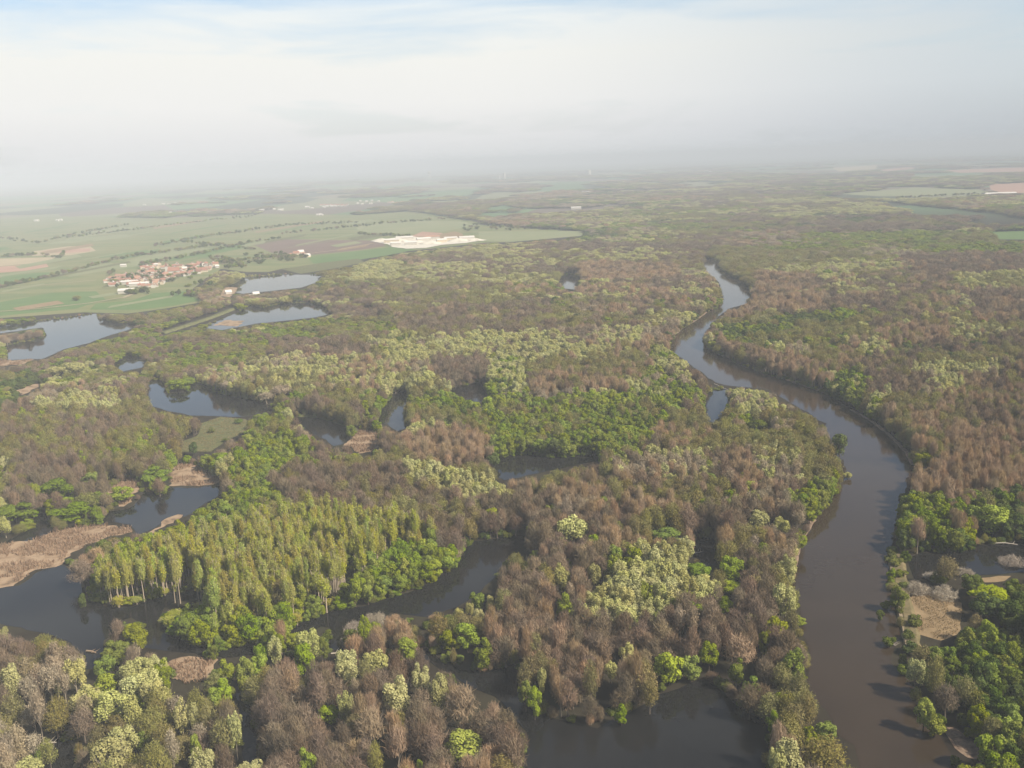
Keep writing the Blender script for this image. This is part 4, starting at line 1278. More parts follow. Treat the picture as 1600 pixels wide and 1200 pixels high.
fringe = np.zeros(N, bool); fringe[-nf:] = True

# class from the region seen at the canopy pixel, clumped with smooth noise
zc = np.where(fringe, 5.0, 10.0)
qx, qy, qd = proj(cx, cy, zc)
jit = np.minimum(1.0, 500.0 / qd) * 9
lx = qx + (vnoise(cx, cy, 14, 3) - 0.5) * 2.4 * jit + rng.normal(size=N) * jit * 0.35
ly = qy + (vnoise(cx, cy, 14, 4) - 0.5) * 1.2 * jit + rng.normal(size=N) * jit * 0.2
wts = np.zeros((N, len(KEYS)))
for poly, mixd in REGIONS:
    sel = inside(poly, lx, ly)
    if sel.any():
        v = np.zeros(len(KEYS))
        for k, w in mixd.items():
            v[KEYS.index(k)] = w
        wts[sel] = v / v.sum()
score = np.full((N, len(KEYS)), -1e9)
for i in range(len(KEYS)):
    sc1 = np.maximum(22.0, cs * 3.2)
    # octave pair, scale grows with the spacing by blending two fixed scales
    n1 = np.where(cy < 1500, vnoise(cx, cy, 24, 31 + i), vnoise(cx, cy, 120, 41 + i))
    n2 = np.where(cy < 1500, vnoise(cx, cy, 70, 51 + i), vnoise(cx, cy * 0.5, 330, 61 + i))
    u = np.clip(0.40 * n1 + 0.34 * n2 + 0.26 * rng.random(N), 1e-4, 0.9999)
    ok = wts[:, i] > 0
    score[ok, i] = (np.log(wts[ok, i]) * 0.085 + u[ok])
kind = score.argmax(1)

Hm = np.zeros(N); Wm = np.zeros(N)
for i, k in enumerate(KEYS):
    sel = kind == i
    K = KINDS[k]
    Hm[sel] = K['H'][0] + (K['H'][1] - K['H'][0]) * rng.random(sel.sum())
    Wm[sel] = K['W'][0] + (K['W'][1] - K['W'][0]) * rng.random(sel.sum())
sw_ = fringe & (kind == KEYS.index('pop'))
kind[sw_] = np.where(rng.random(sw_.sum()) < 0.5, KEYS.index('leaf'), KEYS.index('pop'))
sw_ = fringe & (rng.random(N) < 0.25)
kind[sw_] = KEYS.index('bush')
sw_ = fringe & np.isin(kind, [KEYS.index('rus'), KEYS.index('sil'), KEYS.index('bare')]) & (rng.random(N) < 0.75)
kind[sw_] = np.where(rng.random(sw_.sum()) < 0.5, KEYS.index('bush'), KEYS.index('bud'))
Hm[fringe] = fh_; Wm[fringe] = fw_
Hm[fringe & (kind == KEYS.index('bush'))] *= 0.6
low = inside([(-150, 455), (420, 440), (560, 465), (620, 500), (340, 590), (-150, 650)], qx, qy)
Hm[low] *= 0.62; Wm[low] *= 0.85
Hm[~fringe] *= (0.60 + 0.38 * rng.random(N))[~fringe]; Wm[~fringe] *= (0.70 + 0.24 * rng.random(N))[~fringe]
Hm[(kind == KEYS.index('pop')) & ~fringe] *= 1.15
grow = np.maximum(1.0, cs / 4.9)
Wm *= np.minimum(grow, 14.0) ** 0.97
Hm *= np.where(cy > 1500, 0.9, 1.0)

keep = np.ones(N, bool)
keep &= ~(extra & (kind != KEYS.index('pop')))
# clear of the open water, reeds, meadows and fields that the photo shows
hits = np.zeros(N); tot = 0
for fz, fx, wgt in ((0.02, 0, 1), (0.25, 0, 1), (0.45, 0, 1), (0.45, -0.36, .6), (0.45, 0.36, .6), (0.6, 0, 1), (0.75, 0, 1), (0.75, -0.36, .6), (0.75, 0.36, .6), (0.97, 0, 1)):
    sx, sy, _ = proj(cx + fx * Wm, cy, fz * Hm)
    h = np.zeros(N, bool)
    for p in OPEN:
        h |= inside(p, sx, sy)
    hits += wgt * h
    if fz < 0.1:
        keep &= ~h
keep &= hits < np.where(fringe & (cy < 800), 1.9, 0.9)
# not in front of a tree picked out by eye, and not standing inside one
ccx, ccy, cdep = proj(cx, cy, Hm * 0.65)
for i in range(len(PX)):
    wpx = PW[i] * F_PX / pdep[i]
    hpx = max(6.0, (proj(PX[i], PY[i], 0)[1] - pty[i]))
    own = Wm * F_PX / cdep
    dx = (ccx - pcx[i]) / (0.5 * wpx + 0.26 * own)
    dy = (ccy - (pty[i] + 0.36 * hpx)) / (0.42 * hpx + 0.25 * own)
    near = cdep < pdep[i] + 3
    keep &= ~((dx * dx + dy * dy < 1.0) & near)
    keep &= ~(np.hypot(cx - PX[i], cy - PY[i]) < 0.30 * (PW[i] + Wm))
# woods thin out into fields far away on the left, and here and there elsewhere
far = np.clip((cy - 3000) / 5000, 0, 1)
patch = vnoise(cx, cy * 0.45, 420, 91) * 0.6 + vnoise(cx, cy * 0.7, 150, 92) * 0.4
left = np.clip((620 - qx) / 700, 0, 1)
keep &= ~((cy > 2300) & (patch < np.where(qx > 800, 0.30, 0.40) + 0.34 * left + 0.2 * far))
# a few natural gaps
keep &= ~((rng.random(N) < 0.03) & (cy < 1500))
keep &= (qx > -170) & (qx < 1770) & (qy < 1330)

# hedges and single trees of the farmland
hx, hy = [], []
HEDGES = [[(0, 450), (60, 437), (110, 426), (160, 412), (200, 402), (250, 396), (300, 389), (350, 382)], [(100, 372), (200, 360), (300, 348), (400, 338)],
          [(215, 416), (260, 408), (310, 398), (345, 390), (390, 380), (440, 372)], [(240, 385), (300, 374), (380, 362), (450, 352), (560, 348)],
          [(0, 402), (60, 398), (95, 404), (100, 396)], [(440, 366), (520, 358), (600, 350), (700, 342)], [(345, 412), (380, 408), (420, 402), (480, 402)],
          [(0, 372), (60, 380), (120, 366), (200, 352)], [(560, 366), (640, 370)], [(285, 378), (330, 384), (400, 390)], [(1400, 310), (1480, 306), (1540, 303)]]
for h in HEDGES:
    for (ax, ay), (bx, by) in zip(h, h[1:]):
        n = int(math.hypot(bx - ax, (by - ay) * 3) / 3.2)
        for q in range(n):
            t = (q + random.random()) / n
            if random.random() < 0.8:
                p = at(ax + (bx - ax) * t, ay + (by - ay) * t + random.gauss(0, 0.5))
                hx.append(p[0]); hy.append(p[1])
for (ax, ay, nn, sx_, sy_) in ((350, 408, 26, 14, 4), (370, 415, 30, 18, 5), (300, 462, 16, 30, 3), (210, 458, 14, 26, 3), (120, 470, 2, 3, 1), (240, 434, 44, 70, 9), (300, 424, 16, 40, 6), (200, 441, 16, 30, 6), (740, 358, 14, 14, 4), (800, 356, 26, 40, 4), (420, 405, 30, 26, 6), (455, 404, 16, 10, 3)):
    for _ in range(nn):
        p = at(ax + random.gauss(0, sx_ * 0.6), ay + random.gauss(0, sy_ * 0.6))
        hx.append(p[0]); hy.append(p[1])
hx, hy = np.array(hx), np.array(hy)
nh = len(hx)
hk = rng.choice([KEYS.index(k) for k in ('dark', 'leaf', 'bud', 'bare')], nh, p=[.45, .2, .2, .15])

ax_ = np.concatenate([PX, cx[keep], hx]); ay_ = np.concatenate([PY, cy[keep], hy])
aH = np.concatenate([PH, Hm[keep], 5 + 6 * rng.random(nh)]); aW = np.concatenate([PW, Wm[keep], 8 + 8 * rng.random(nh)])
aK = np.concatenate([PK, kind[keep], hk])
nP = len(PX)
avar = rng.integers(0, NV, len(ax_)); arot = rng.random(len(ax_)) * 6.283
afr = np.concatenate([np.zeros(nP, bool), fringe[keep], np.zeros(nh, bool)])
az_ = np.where(afr, -0.22 * aH, 0.0)
print('TREES', len(ax_), {k: int((aK == i).sum()) for i, k in enumerate(KEYS)})

# ------------------------------------------------------------------ the trees that show largest: a thing each
ox, oy, od = proj(ax_, ay_, aH * 0.6)
size = aH * aW / od ** 2
size[:nP] += 1e3
inframe = (ox > 4) & (ox < 1596) & (oy > 0) & (oy < 1192)
size[~inframe] = -1
LIMIT = 280

SEEDS = [   # where a tree stands, by what one can find beside it: photo x, y, phrase
    (45, 1015, 'in the corner woods below the wide left pool'), (60, 1120, 'around the little bottom left pond'),
    (190, 1060, 'on the pale left spit between pool and inlet'), (215, 1160, 'in the mixed woods between bottom left pond and inlet'),
    (310, 1050, 'around the purple brown reed patch'), (310, 1130, 'on the west bank of the narrow bottom inlet'),
    (430, 1050, 'under the willow pair at the narrow channel'), (450, 1140, 'on the east bank of the narrow bottom inlet'),
    (560, 985, 'on the brushy spit in the middle channel'), (540, 1060, 'on the channel slope of the brown dome woods'),
    (600, 1150, 'among the orange brown trees of the dome woods'), (700, 1090, 'on the pool slope of the brown dome woods'),
    (770, 1150, 'at the pool edge of the brown dome woods'), (640, 1040, 'on the rim of the brown dome woods'),
    (720, 1000, 'at the west end of the central peninsula'), (830, 980, 'in the middle of the central peninsula'),
    (810, 910, 'behind the channel bend of the peninsula'), (870, 1070, 'at the west tip of the pool peninsula'),
    (960, 1060, 'on the pool shore of the peninsula'), (1000, 910, 'around the big willow clump'),
    (1060, 1000, 'between the willow clump and the dark pool'), (1170, 930, 'on the river ridge beside the willow clump'),
    (1160, 1040, 'around the tan fan tree and the dark bay'), (1235, 960, 'on the river bank below the bankside cream willow'),
    (1225, 1120, 'on the narrow neck between dark pool and river'), (1290, 1160, 'at the last bend of the left river bank'),
    (350, 970, 'on the small green island in the left pool'), (490, 940, 'on the right half of the small green island'),
    (230, 920, 'at the west end of the poplar stand'), (400, 880, 'in the middle of the poplar stand'),
    (560, 860, 'at the heart of the poplar stand'), (680, 880, 'at the east tip of the poplar stand'),
    (220, 860, 'on the reed side of the long green island'), (330, 800, 'on the inlet side of the long green island'),
    (430, 720, 'on the north end of the long green island'), (540, 770, 'on the brown back of the long green island'),
    (700, 800, 'where the long island meets the middle channel'), (740, 760, 'around the paired yellow willows'),
    (880, 790, 'around the lone willow above the peninsula'), (1000, 740, 'in the speckled woods south of the hidden channel'),
    (1040, 810, 'above the flat dark green tree'), (1160, 830, 'between the small dark pond and the river'),
    (1210, 740, 'in the whitish willow woods by the river'), (1290, 760, 'on the inner bank of the river bend'),
    (1250, 690, 'on the olive inner bank above the river bend'), (1120, 690, 'in the olive woods by the little river pool'),
    (690, 700, 'in the russet block'), (850, 670, 'in the green block between the hidden channels'),
    (980, 660, 'on the east side of the green block'), (20, 810, 'around the small dark pond at the left edge'),
    (120, 780, 'at the left end of the inlet'), (210, 750, 'among the reeds at the mirror inlet'),
    (90, 690, 'in the brown woods at the left edge'), (250, 690, 'in the brown woods beside the green clearing'),
    (370, 660, 'around the green clearing'), (520, 640, 'around the causeway pond'),
    (300, 610, 'around the northern pool'), (60, 600, 'at the grey green willows by the lake'),
    (450, 590, 'in the cream willow belt'), (620, 590, 'at the east end of the cream willow belt'),
    (1320, 600, 'on the upper right bank of the river'), (1420, 660, 'in the russet woods of the right bank'),
    (1540, 660, 'at the right edge of the russet bank woods'), (1500, 740, 'in the deep russet woods behind the outer bend'),
    (1430, 790, 'at the outer bend of the river'), (1540, 810, 'on the north bank of the side channel'),
    (1450, 855, 'at the corner of river and side channel'), (1440, 905, 'on the sandy point below the side channel'),
    (1560, 930, 'beyond the tan clearing'), (1450, 1010, 'between tan clearing and river'),
    (1530, 1010, 'in the thicket below the tan clearing'), (1450, 1100, 'on the right bank above the mud bank'),
    (1560, 1100, 'in the thicket behind the mud bank'), (1570, 1180, 'in the thicket below the mud bank'),
    (1410, 960, 'along the sandy path beside the river'),
]
seedxy = np.array([(a, b) for a, b, _ in SEEDS], float)

protos_used = {}
chosen = []
for i, key in enumerate(KEYS):
    idx = np.where((aK == i) & (size > 0))[0]
    idx = idx[np.argsort(-size[idx])][:LIMIT]
    chosen.extend(idx.tolist())
chosen = np.array(sorted(chosen, key=lambda q: -size[q]))
is_thing = np.zeros(len(ax_), bool); is_thing[chosen] = True

# labels: unique where the stand has few of the kind, shared (with the group) where nothing tells them apart
cell = {}
for q in chosen:
    if q < nP:
        continue
    sidx = int(np.argmin((seedxy[:, 0] - ox[q]) ** 2 + ((seedxy[:, 1] - oy[q]) * 1.25) ** 2))
    cell.setdefault((int(aK[q]), sidx), []).append(int(q))
label_of, group_of = {}, {}
for (ki, sidx), qs in cell.items():
    K = KINDS[KEYS[ki]]
    noun = 'bush' if KEYS[ki] == 'bush' else 'willow' if KEYS[ki] == 'wil' else 'poplar' if KEYS[ki] == 'pop' else 'tree'
    ph = SEEDS[sidx][2]
    look = K['look'].replace(' green', ' green')
    grp = f"{look} {noun}s {ph}".replace('bushs', 'bushes')
    if len(qs) == 1:
        label_of[qs[0]] = f"single {look} {noun} {ph}"
        continue
    rest = list(qs)
    def take(fn, word):
        if len(rest) > 0:
            b = max(rest, key=fn)
            rest.remove(b)
            label_of[b] = f"{word} {look} {noun} {ph}"
    take(lambda q: ox[q], 'rightmost')
    take(lambda q: -ox[q], 'leftmost')
    take(lambda q: aH[q] * aW[q] / od[q] ** 2 if len(rest) > 1 else 0, 'largest' if len(rest) > 1 else 'middle')
    take(lambda q: oy[q], 'nearest' if len(rest) > 1 else 'remaining')
    take(lambda q: -oy[q], 'farthest' if len(rest) > 1 else 'smallest')
    for q in rest:
        label_of[q] = f"{look} {noun} in the stand {ph}"
    for q in qs:
        group_of[q] = grp
for q in range(nP):
    label_of[q] = PLAB[q]

for q in chosen.tolist():
    key = KEYS[int(aK[q])]
    K = KINDS[key]
    v = int(avar[q])
    tm, cm = PROTO[key][v]
    e = bpy.data.objects.new(K['name'], None)
    e.empty_display_size = 2.0
    C.objects.link(e)
    e.location = (ax_[q], ay_[q], az_[q])
    e.rotation_euler = (0, 0, arot[q])
    sw, sh = aW[q] / K['W0'], aH[q] / K['H0']
    e.scale = (sw, sw, sh)
    tag(e, label_of[q], 'bush' if key == 'bush' else 'tree', group_of.get(q))
    a = link('trunk', tm, None, e)
    b = link('crown', cm, None, e)
    protos_used.setdefault((key, v), (a, b))

# ------------------------------------------------------------------ the rest of the woods: one scattered mass per kind
STUFF_NAME = dict(bare='leafless_woods', bud='budding_woods', rus='russet_woods', pop='poplar_woods', leaf='green_woods', lime='bright_green_woods',
                  wil='willow_woods', sil='silvery_woods', dark='dark_green_woods', bush='undergrowth')


def scatter(key, idx):
    K = KINDS[key]
    me = bpy.data.meshes.new(STUFF_NAME[key])
    n = len(idx)
    me.vertices.add(n)
    co = np.stack([ax_[idx], ay_[idx], az_[idx]], 1).astype(np.float32)
    me.vertices.foreach_set('co', co.ravel())
    a = me.attributes.new('size', 'FLOAT_VECTOR', 'POINT')
    sw = aW[idx] / K['W0']
    sc = np.stack([sw, sw, aH[idx] / K['H0']], 1).astype(np.float32)
    a.data.foreach_set('vector', sc.ravel())
    a = me.attributes.new('turn', 'FLOAT_VECTOR', 'POINT')
    a.data.foreach_set('vector', np.stack([np.zeros(n), np.zeros(n), arot[idx]], 1).astype(np.float32).ravel())
    a = me.attributes.new('pick', 'INT', 'POINT')
    a.data.foreach_set('value', avar[idx].astype(np.int32))
    o = bpy.data.objects.new(STUFF_NAME[key], me)
    C.objects.link(o)
    o['kind'] = 'stuff'
    o['label'] = f"mass of {K['look']} {'bushes' if key == 'bush' else 'trees'} of the flooded forest"
    ng = bpy.data.node_groups.new('scatter_' + key, 'GeometryNodeTree')
    ng.interface.new_socket('Geometry', in_out='INPUT', socket_type='NodeSocketGeometry')
    ng.interface.new_socket('Geometry', in_out='OUTPUT', socket_type='NodeSocketGeometry')
    gi = ng.nodes.new('NodeGroupInput'); go = ng.nodes.new('NodeGroupOutput')
    iop = ng.nodes.new('GeometryNodeInstanceOnPoints')
    iop.inputs['Pick Instance'].default_value = True
    joined = ng.nodes.new('GeometryNodeJoinGeometry')
    for v in range(NV):
        if (key, v) not in protos_used:
            continue
        j = ng.nodes.new('GeometryNodeJoinGeometry')
        for ob in protos_used[(key, v)]:
            oi = ng.nodes.new('GeometryNodeObjectInfo')
            oi.transform_space = 'ORIGINAL'
            oi.inputs['Object'].default_value = ob
            ng.links.new(oi.outputs['Geometry'], j.inputs[0])
        g2 = ng.nodes.new('GeometryNodeGeometryToInstance')
        ng.links.new(j.outputs[0], g2.inputs[0])
        ng.links.new(g2.outputs[0], joined.inputs[0])
    def named(nm, t):
        q = ng.nodes.new('GeometryNodeInputNamedAttribute')
        q.data_type = t
        q.inputs['Name'].default_value = nm
        return [s for s in q.outputs if s.enabled and s.name == 'Attribute'][0]
    ng.links.new(gi.outputs[0], iop.inputs['Points'])
    ng.links.new(joined.outputs[0], iop.inputs['Instance'])
    ng.links.new(named('size', 'FLOAT_VECTOR'), iop.inputs['Scale'])
    ng.links.new(named('turn', 'FLOAT_VECTOR'), iop.inputs['Rotation'])
    ng.links.new(named('pick', 'INT'), iop.inputs['Instance Index'])
    ng.links.new(iop.outputs[0], go.inputs[0])
    md = o.modifiers.new('scatter', 'NODES')
    md.node_group = ng


for i, key in enumerate(KEYS):
    idx = np.where((aK == i) & ~is_thing)[0]
    if len(idx):
        scatter(key, idx)

# ------------------------------------------------------------------ reeds growing on the marsh islands (nobody could count them)
def reed_tufts():
    V, F, o = [], [], 0
    r = np.random.default_rng(77)
    for p in REEDS[:5] + REEDS[6:7]:
        g = at(np.array([q[0] for q in p], float), np.array([q[1] for q in p], float))[:, :2]
        lo, hi = g.min(0), g.max(0)
        n = int(min(26000, (hi - lo).prod() * 1.6))
        c = lo + r.random((n, 2)) * (hi - lo)
        sx, sy, _ = proj(c[:, 0], c[:, 1], np.zeros(n))
        c = c[inside(p, sx, sy) & (vnoise(c[:, 0], c[:, 1], 9, 5) > 0.40 - 0.25 * (vnoise(c[:, 0], c[:, 1], 2.5, 8) - 0.5))]
        n = len(c)
        P = np.concatenate([c, np.full((n, 1), 0.2)], 1)
        D = unit(r.normal(size=(n, 3)) * 0.35 + np.array([0, 0, 1]))
        v, f = twigs(P, D, 1.5, 0.42, r)
        V.append(v); F.append(f + o); o += len(v)
    me = mesh_from('reeds', np.concatenate(V), np.concatenate(F))
    ob = link('reeds', me, foliage_mat('dry_reeds', (0.26, 0.175, 0.105), (0.48, 0.35, 0.22), 0.05, 0.01, 0.2))
    tag(ob, 'dry tan reeds covering the marsh islands', kind='stuff')


reed_tufts()


def grass_tufts():
    V, F, o = [], [], 0
    r = np.random.default_rng(78)
    for p, dens in ((DRY[0], 3.0), (CLEAR[0], 1.2)):
        g = at(np.array([q[0] for q in p], float), np.array([q[1] for q in p], float))[:, :2]
        lo, hi = g.min(0), g.max(0)
        n = int(min(20000, (hi - lo).prod() * dens))
        c = lo + r.random((n, 2)) * (hi - lo)
        sx, sy, _ = proj(c[:, 0], c[:, 1], np.zeros(n))
        c = c[inside(p, sx, sy) & (vnoise(c[:, 0], c[:, 1], 6, 5) > 0.3)]
        n = len(c)
        P = np.concatenate([c, np.full((n, 1), 0.22)], 1)
        D = unit(r.normal(size=(n, 3)) * 0.4 + np.array([0, 0, 1]))
        v, f = twigs(P, D, 0.5, 0.3, r)
        V.append(v); F.append(f + o); o += len(v)
    me = mesh_from('grass', np.concatenate(V), np.concatenate(F))
    ob = link('grass', me, foliage_mat('dry_grass', (0.24, 0.185, 0.095), (0.34, 0.26, 0.14), 0.05, 0.01, 0.2))
    tag(ob, 'dry grass tufts in the clearings', kind='stuff')


grass_tufts()

# ------------------------------------------------------------------ drowned brushwood, fallen logs
M_LOG = plain_mat('bleached_wood', (0.48, 0.42, 0.34), 0.9, 0.2)
M_LOGD = plain_mat('wet_wood', (0.20, 0.15, 0.11), 0.9, 0.2)
LOGS = [  # px of both ends, radius, material, label
    ((65, 1163), (88, 1160), 0.35, M_LOG, 'bleached log floating across the bottom left pond'),
    ((517, 1021), (534, 1018), 0.3, M_LOG, 'pale log lying in the narrow channel below the brushy spit'),
    ((1390, 1006), (1400, 1009), 0.3, M_LOG, 'pale driftwood log at the foot of the sandy path'),
    ((1380, 946), (1386, 950), 0.4, M_LOG, 'whitish driftwood beside the river bush'),
    ((1116, 600), (1140, 611), 0.45, M_LOG, 'long pale trunk fallen between little pool and river'),
    ((1550, 849), (1590, 851), 0.4, M_LOG, 'bleached log lined along the north bank of the side channel'),
    ((1086, 864), (1096, 862), 0.3, M_LOG, 'pale log lying in the small dark pond'),
    ((938, 1012), (954, 1005), 0.35, M_LOG, 'crooked grey log between bare trees of the peninsula'),
    ((1016, 988), (1026, 986), 0.45, M_LOG, 'white log lying in the woods above the pool'),
    ((823, 1031), (838, 1032), 0.3, M_LOG, 'grey log across the hidden ditch of the peninsula'),
    ((400, 1166), (416, 1163), 0.35, M_LOGD, 'brown log at the head of the bottom inlet'),
    ((1182, 886), (1176, 863), 0.4, M_LOG, 'leaning dead white trunk beside the round dark green tree'),
    ((595, 622), (602, 619), 0.5, M_LOG, 'pink grey log at the hidden pool shore'),
    ((135, 1017), (150, 1020), 0.45, M_REED, 'scrap of floating reed raft in the left pool'),
]
for (a, b, rad, mt, lab) in LOGS:
    A = at(float(a[0]), float(a[1]), 0.35); B = at(float(b[0]), float(b[1]), 0.35 if 'leaning' not in lab else 7.0)
    mid = (A + B) / 2 + np.array([0, 0, 0.15]) + np.random.default_rng(len(lab)).normal(size=3) * 0.2
    r = np.random.default_rng(len(lab) * 3)
    parts = [tube([A, mid, B], [rad, rad * 0.85, rad * 0.5], 7)]
    for k in range(3):
        s = A + (B - A) * (0.45 + 0.17 * k)
        d = unit(np.cross(B - A, [0, 0, 1])[None])[0] * (1 if k % 2 else -1) + unit((B - A)[None])[0] * 0.8 + np.array([0, 0, 0.5])
        parts.append(tube([s, s + d * 0.9, s + d * (1.6 + r.random())], [rad * 0.4, rad * 0.3, rad * 0.08], 4))
    V, F = merge(parts)
    tag(link('fallen_log', mesh_from('fallen_log', V, F, True), mt), lab, 'log')

M_BRUSH = foliage_mat('grey_brush', (0.24, 0.185, 0.13), (0.52, 0.45, 0.36), 0.1, 0.01, 0.05)


def brush_heap(px, py, wpx, h, lab, seed):
    r = np.random.default_rng(seed)
    p = at(float(px), float(py), 0.0)
    W = wpx * float(proj(p[0], p[1], 0)[2]) / F_PX
    n = 1500
    P, d = dome_points(r, n, h, W, 0.1, 0.3, 0.9)
    P[:, 2] = np.abs(P[:, 2]) * (0.45 + 0.9 * vnoise(P[:, 0] + 50 * seed, P[:, 1], 1.8, seed))
    P[:, :2] *= (0.7 + 0.6 * vnoise(P[:, 0], P[:, 1] + 50 * seed, 2.2, seed + 3))[:, None]
    D = unit(np.cross(d, r.normal(size=(n, 3))) + 0.5 * d)
    V, F = twigs(P - D * 0.8, D, 1.7, 0.14, r)
    o = link('bare_shrub', mesh_from('bare_shrub', V, F), M_BRUSH)
    o.location = (p[0], p[1], 0)
    tag(o, lab, 'shrub')


brush_heap(1434, 924, 40, 4.5, 'left of two grey tangled bare shrubs on the tan clearing', 1)
brush_heap(1474, 932, 46, 4.5, 'right of two grey tangled bare shrubs on the tan clearing', 2)
brush_heap(1455, 904, 26, 3, 'small whitish bare shrub behind the two grey ones', 3)
brush_heap(1506, 898, 30, 3, 'whitish bare shrub at the side channel shore', 4)
brush_heap(1590, 970, 40, 4, 'whitish bare shrub at the right edge of the thicket', 5)
brush_heap(555, 985, 40, 4, 'brown bare shrub on the brushy spit', 6)
brush_heap(585, 975, 40, 5, 'second brown bare shrub on the brushy spit', 7)
brush_heap(610, 985, 36, 4, 'brown bare shrub at the foot of the yellow tinged tree', 8)
brush_heap(545, 1005, 26, 3, 'thin bare shrub standing in the channel water', 9)
brush_heap(705, 905, 0.1 + 20, 5, 'bare shrub overhanging the channel opposite the poplars', 10) if False else None
brush_heap(1475, 858, 36, 4, 'brown bare shrub on the bank of the side channel', 11)
brush_heap(1580, 880, 40, 3.5, 'pinkish bare shrub in the side channel', 12)

# ------------------------------------------------------------------ village, farms, far towns
M_WALLS = [plain_mat('white_plaster', (0.58, 0.54, 0.47), 0.9, 0.12), plain_mat('cream_plaster', (0.62, 0.52, 0.38), 0.9, 0.12), plain_mat('grey_plaster', (0.50, 0.47, 0.43), 0.9, 0.12)]
M_ROOFS = [plain_mat('red_tiles', (0.33, 0.16, 0.11), 0.85, 0.25), plain_mat('orange_tiles', (0.38, 0.22, 0.15), 0.85, 0.25), plain_mat('brown_tiles', (0.24, 0.125, 0.09), 0.85, 0.2),
           plain_mat('pale_roof', (0.66, 0.62, 0.56), 0.8, 0.1)]


def house_meshes(L, Wd, h, rise):
    x, y_ = L / 2, Wd / 2
    V = [(-x, -y_, -.2), (x, -y_, -.2), (x, y_, -.2), (-x, y_, -.2), (-x, -y_, h), (x, -y_, h), (x, y_, h), (-x, y_, h), (-x, 0, h + rise), (x, 0, h + rise)]
    F = [(0, 1, 5, 4), (1, 2, 6, 9, 5), (2, 3, 7, 6), (3, 0, 4, 8, 7)]
    wall = mesh_from('wall', V, F)
    e = 0.5; t = 0.25
    k = rise / y_
    X = x + e; Y = y_ + e
    zz = h - e * k
    R = []
    for dz in (0.06, 0.06 + t):
        R += [(-X, -Y, zz + dz), (X, -Y, zz + dz), (X, 0, h + rise + dz), (-X, 0, h + rise + dz), (X, Y, zz + dz), (-X, Y, zz + dz)]
    RF = [(6, 7, 8, 9), (9, 8, 10, 11), (3, 2, 1, 0), (5, 4, 2, 3), (0, 1, 7, 6), (4, 5, 11, 10), (1, 2, 8, 7), (2, 4, 10, 8), (3, 0, 6, 9), (5, 3, 9, 11)]
    roof = mesh_from('roof', R, RF)
    return wall, roof


def chimney_mesh():
    V, F = [], []
    for z in (0.0, 1.8):
        V += [(-.35, -.35, z), (.35, -.35, z), (.35, .35, z), (-.35, .35, z)]
    F = [(0, 1, 5, 4), (1, 2, 6, 5), (2, 3, 7, 6), (3, 0, 4, 7), (4, 5, 6, 7)]
    return mesh_from('chimney', V, F)


HOUSE = {}


def house(px, py, rot, L, Wd, h, rise, wi, ri, lab, group=None, name='house', cat='house', chim=True):
    k = (round(L), round(Wd), round(h), round(rise))
    if k not in HOUSE:
        HOUSE[k] = house_meshes(*k)
    p = at(float(px), float(py), 0.0)
    e = bpy.data.objects.new(name, None)
    C.objects.link(e)
    e.location = (p[0], p[1], 0.35); e.rotation_euler = (0, 0, rot)
    tag(e, lab, cat, group)
    for nm, me, mt in (('wall', HOUSE[k][0], M_WALLS[wi]), ('roof', HOUSE[k][1], M_ROOFS[ri])):
        if not me.materials:
            me.materials.append(mt)
        o = bpy.data.objects.new(nm, me)
        C.objects.link(o); o.parent = e
        o.material_slots[0].link = 'OBJECT'; o.material_slots[0].material = mt
        if nm == 'roof' and chim:
            if 'c' not in HOUSE:
                HOUSE['c'] = chimney_mesh(); HOUSE['c'].materials.append(M_WALLS[2])
            c = bpy.data.objects.new('chimney', HOUSE['c'])
            C.objects.link(c); c.parent = o
            c.location = (L * 0.22, Wd * 0.12, h + rise * 0.6)
    return e


VILLAGE = [(164, 440), (180, 433), (205, 430), (218, 426), (226, 417), (245, 414), (262, 416), (285, 415), (312, 412), (338, 413), (342, 420), (322, 425),
           (300, 430), (275, 434), (262, 442), (248, 450), (232, 452), (212, 448), (190, 447), (168, 448)]
ROOFN = ['red', 'orange', 'brown', 'pale grey']
vr = random.Random(9)
placed = []
tries = 0
WID = (('north end', 300), ('middle', 235), ('south end', 0))
while len(placed) < 170 and tries < 9000:
    tries += 1
    x = vr.uniform(162, 344); y = vr.uniform(411, 455)
    if not inside(VILLAGE, np.array([x]), np.array([y]))[0]:
        continue
    p = at(x, y)
    if any((p[0] - q[0]) ** 2 + (p[1] - q[1]) ** 2 < 10.5 ** 2 for q in placed):
        continue
    placed.append(p)
    ri = vr.choices([0, 1, 2, 3], [5, 5, 1.6, .9])[0]
    wi = vr.choices([0, 1, 2], [5, 3, 1])[0]
    rot = 0.35 + vr.choice([0, math.pi / 2]) + vr.gauss(0, .12)
    wn_ = [n for n, x0 in WID if x >= x0][0]
    house(x, y, rot, vr.choice([8, 10, 12]), vr.choice([6, 7, 8]), vr.choice([3, 4, 5]), vr.choice([2, 3]), wi, ri,
          f"{ROOFN[ri]} roofed {['white', 'cream', 'grey'][wi]} house in the {wn_} of the village", f"{ROOFN[ri]} roofed village houses, {wn_}")


def box_part(name, x0, x1, y0, y1, z0, z1, mt, parent):
    V = [(x0, y0, z0), (x1, y0, z0), (x1, y1, z0), (x0, y1, z0), (x0, y0, z1), (x1, y0, z1), (x1, y1, z1), (x0, y1, z1)]
    F = [(0, 3, 2, 1), (4, 5, 6, 7), (0, 1, 5, 4), (1, 2, 6, 5), (2, 3, 7, 6), (3, 0, 4, 7)]
    return link(name, mesh_from(name, V, F), mt, parent)


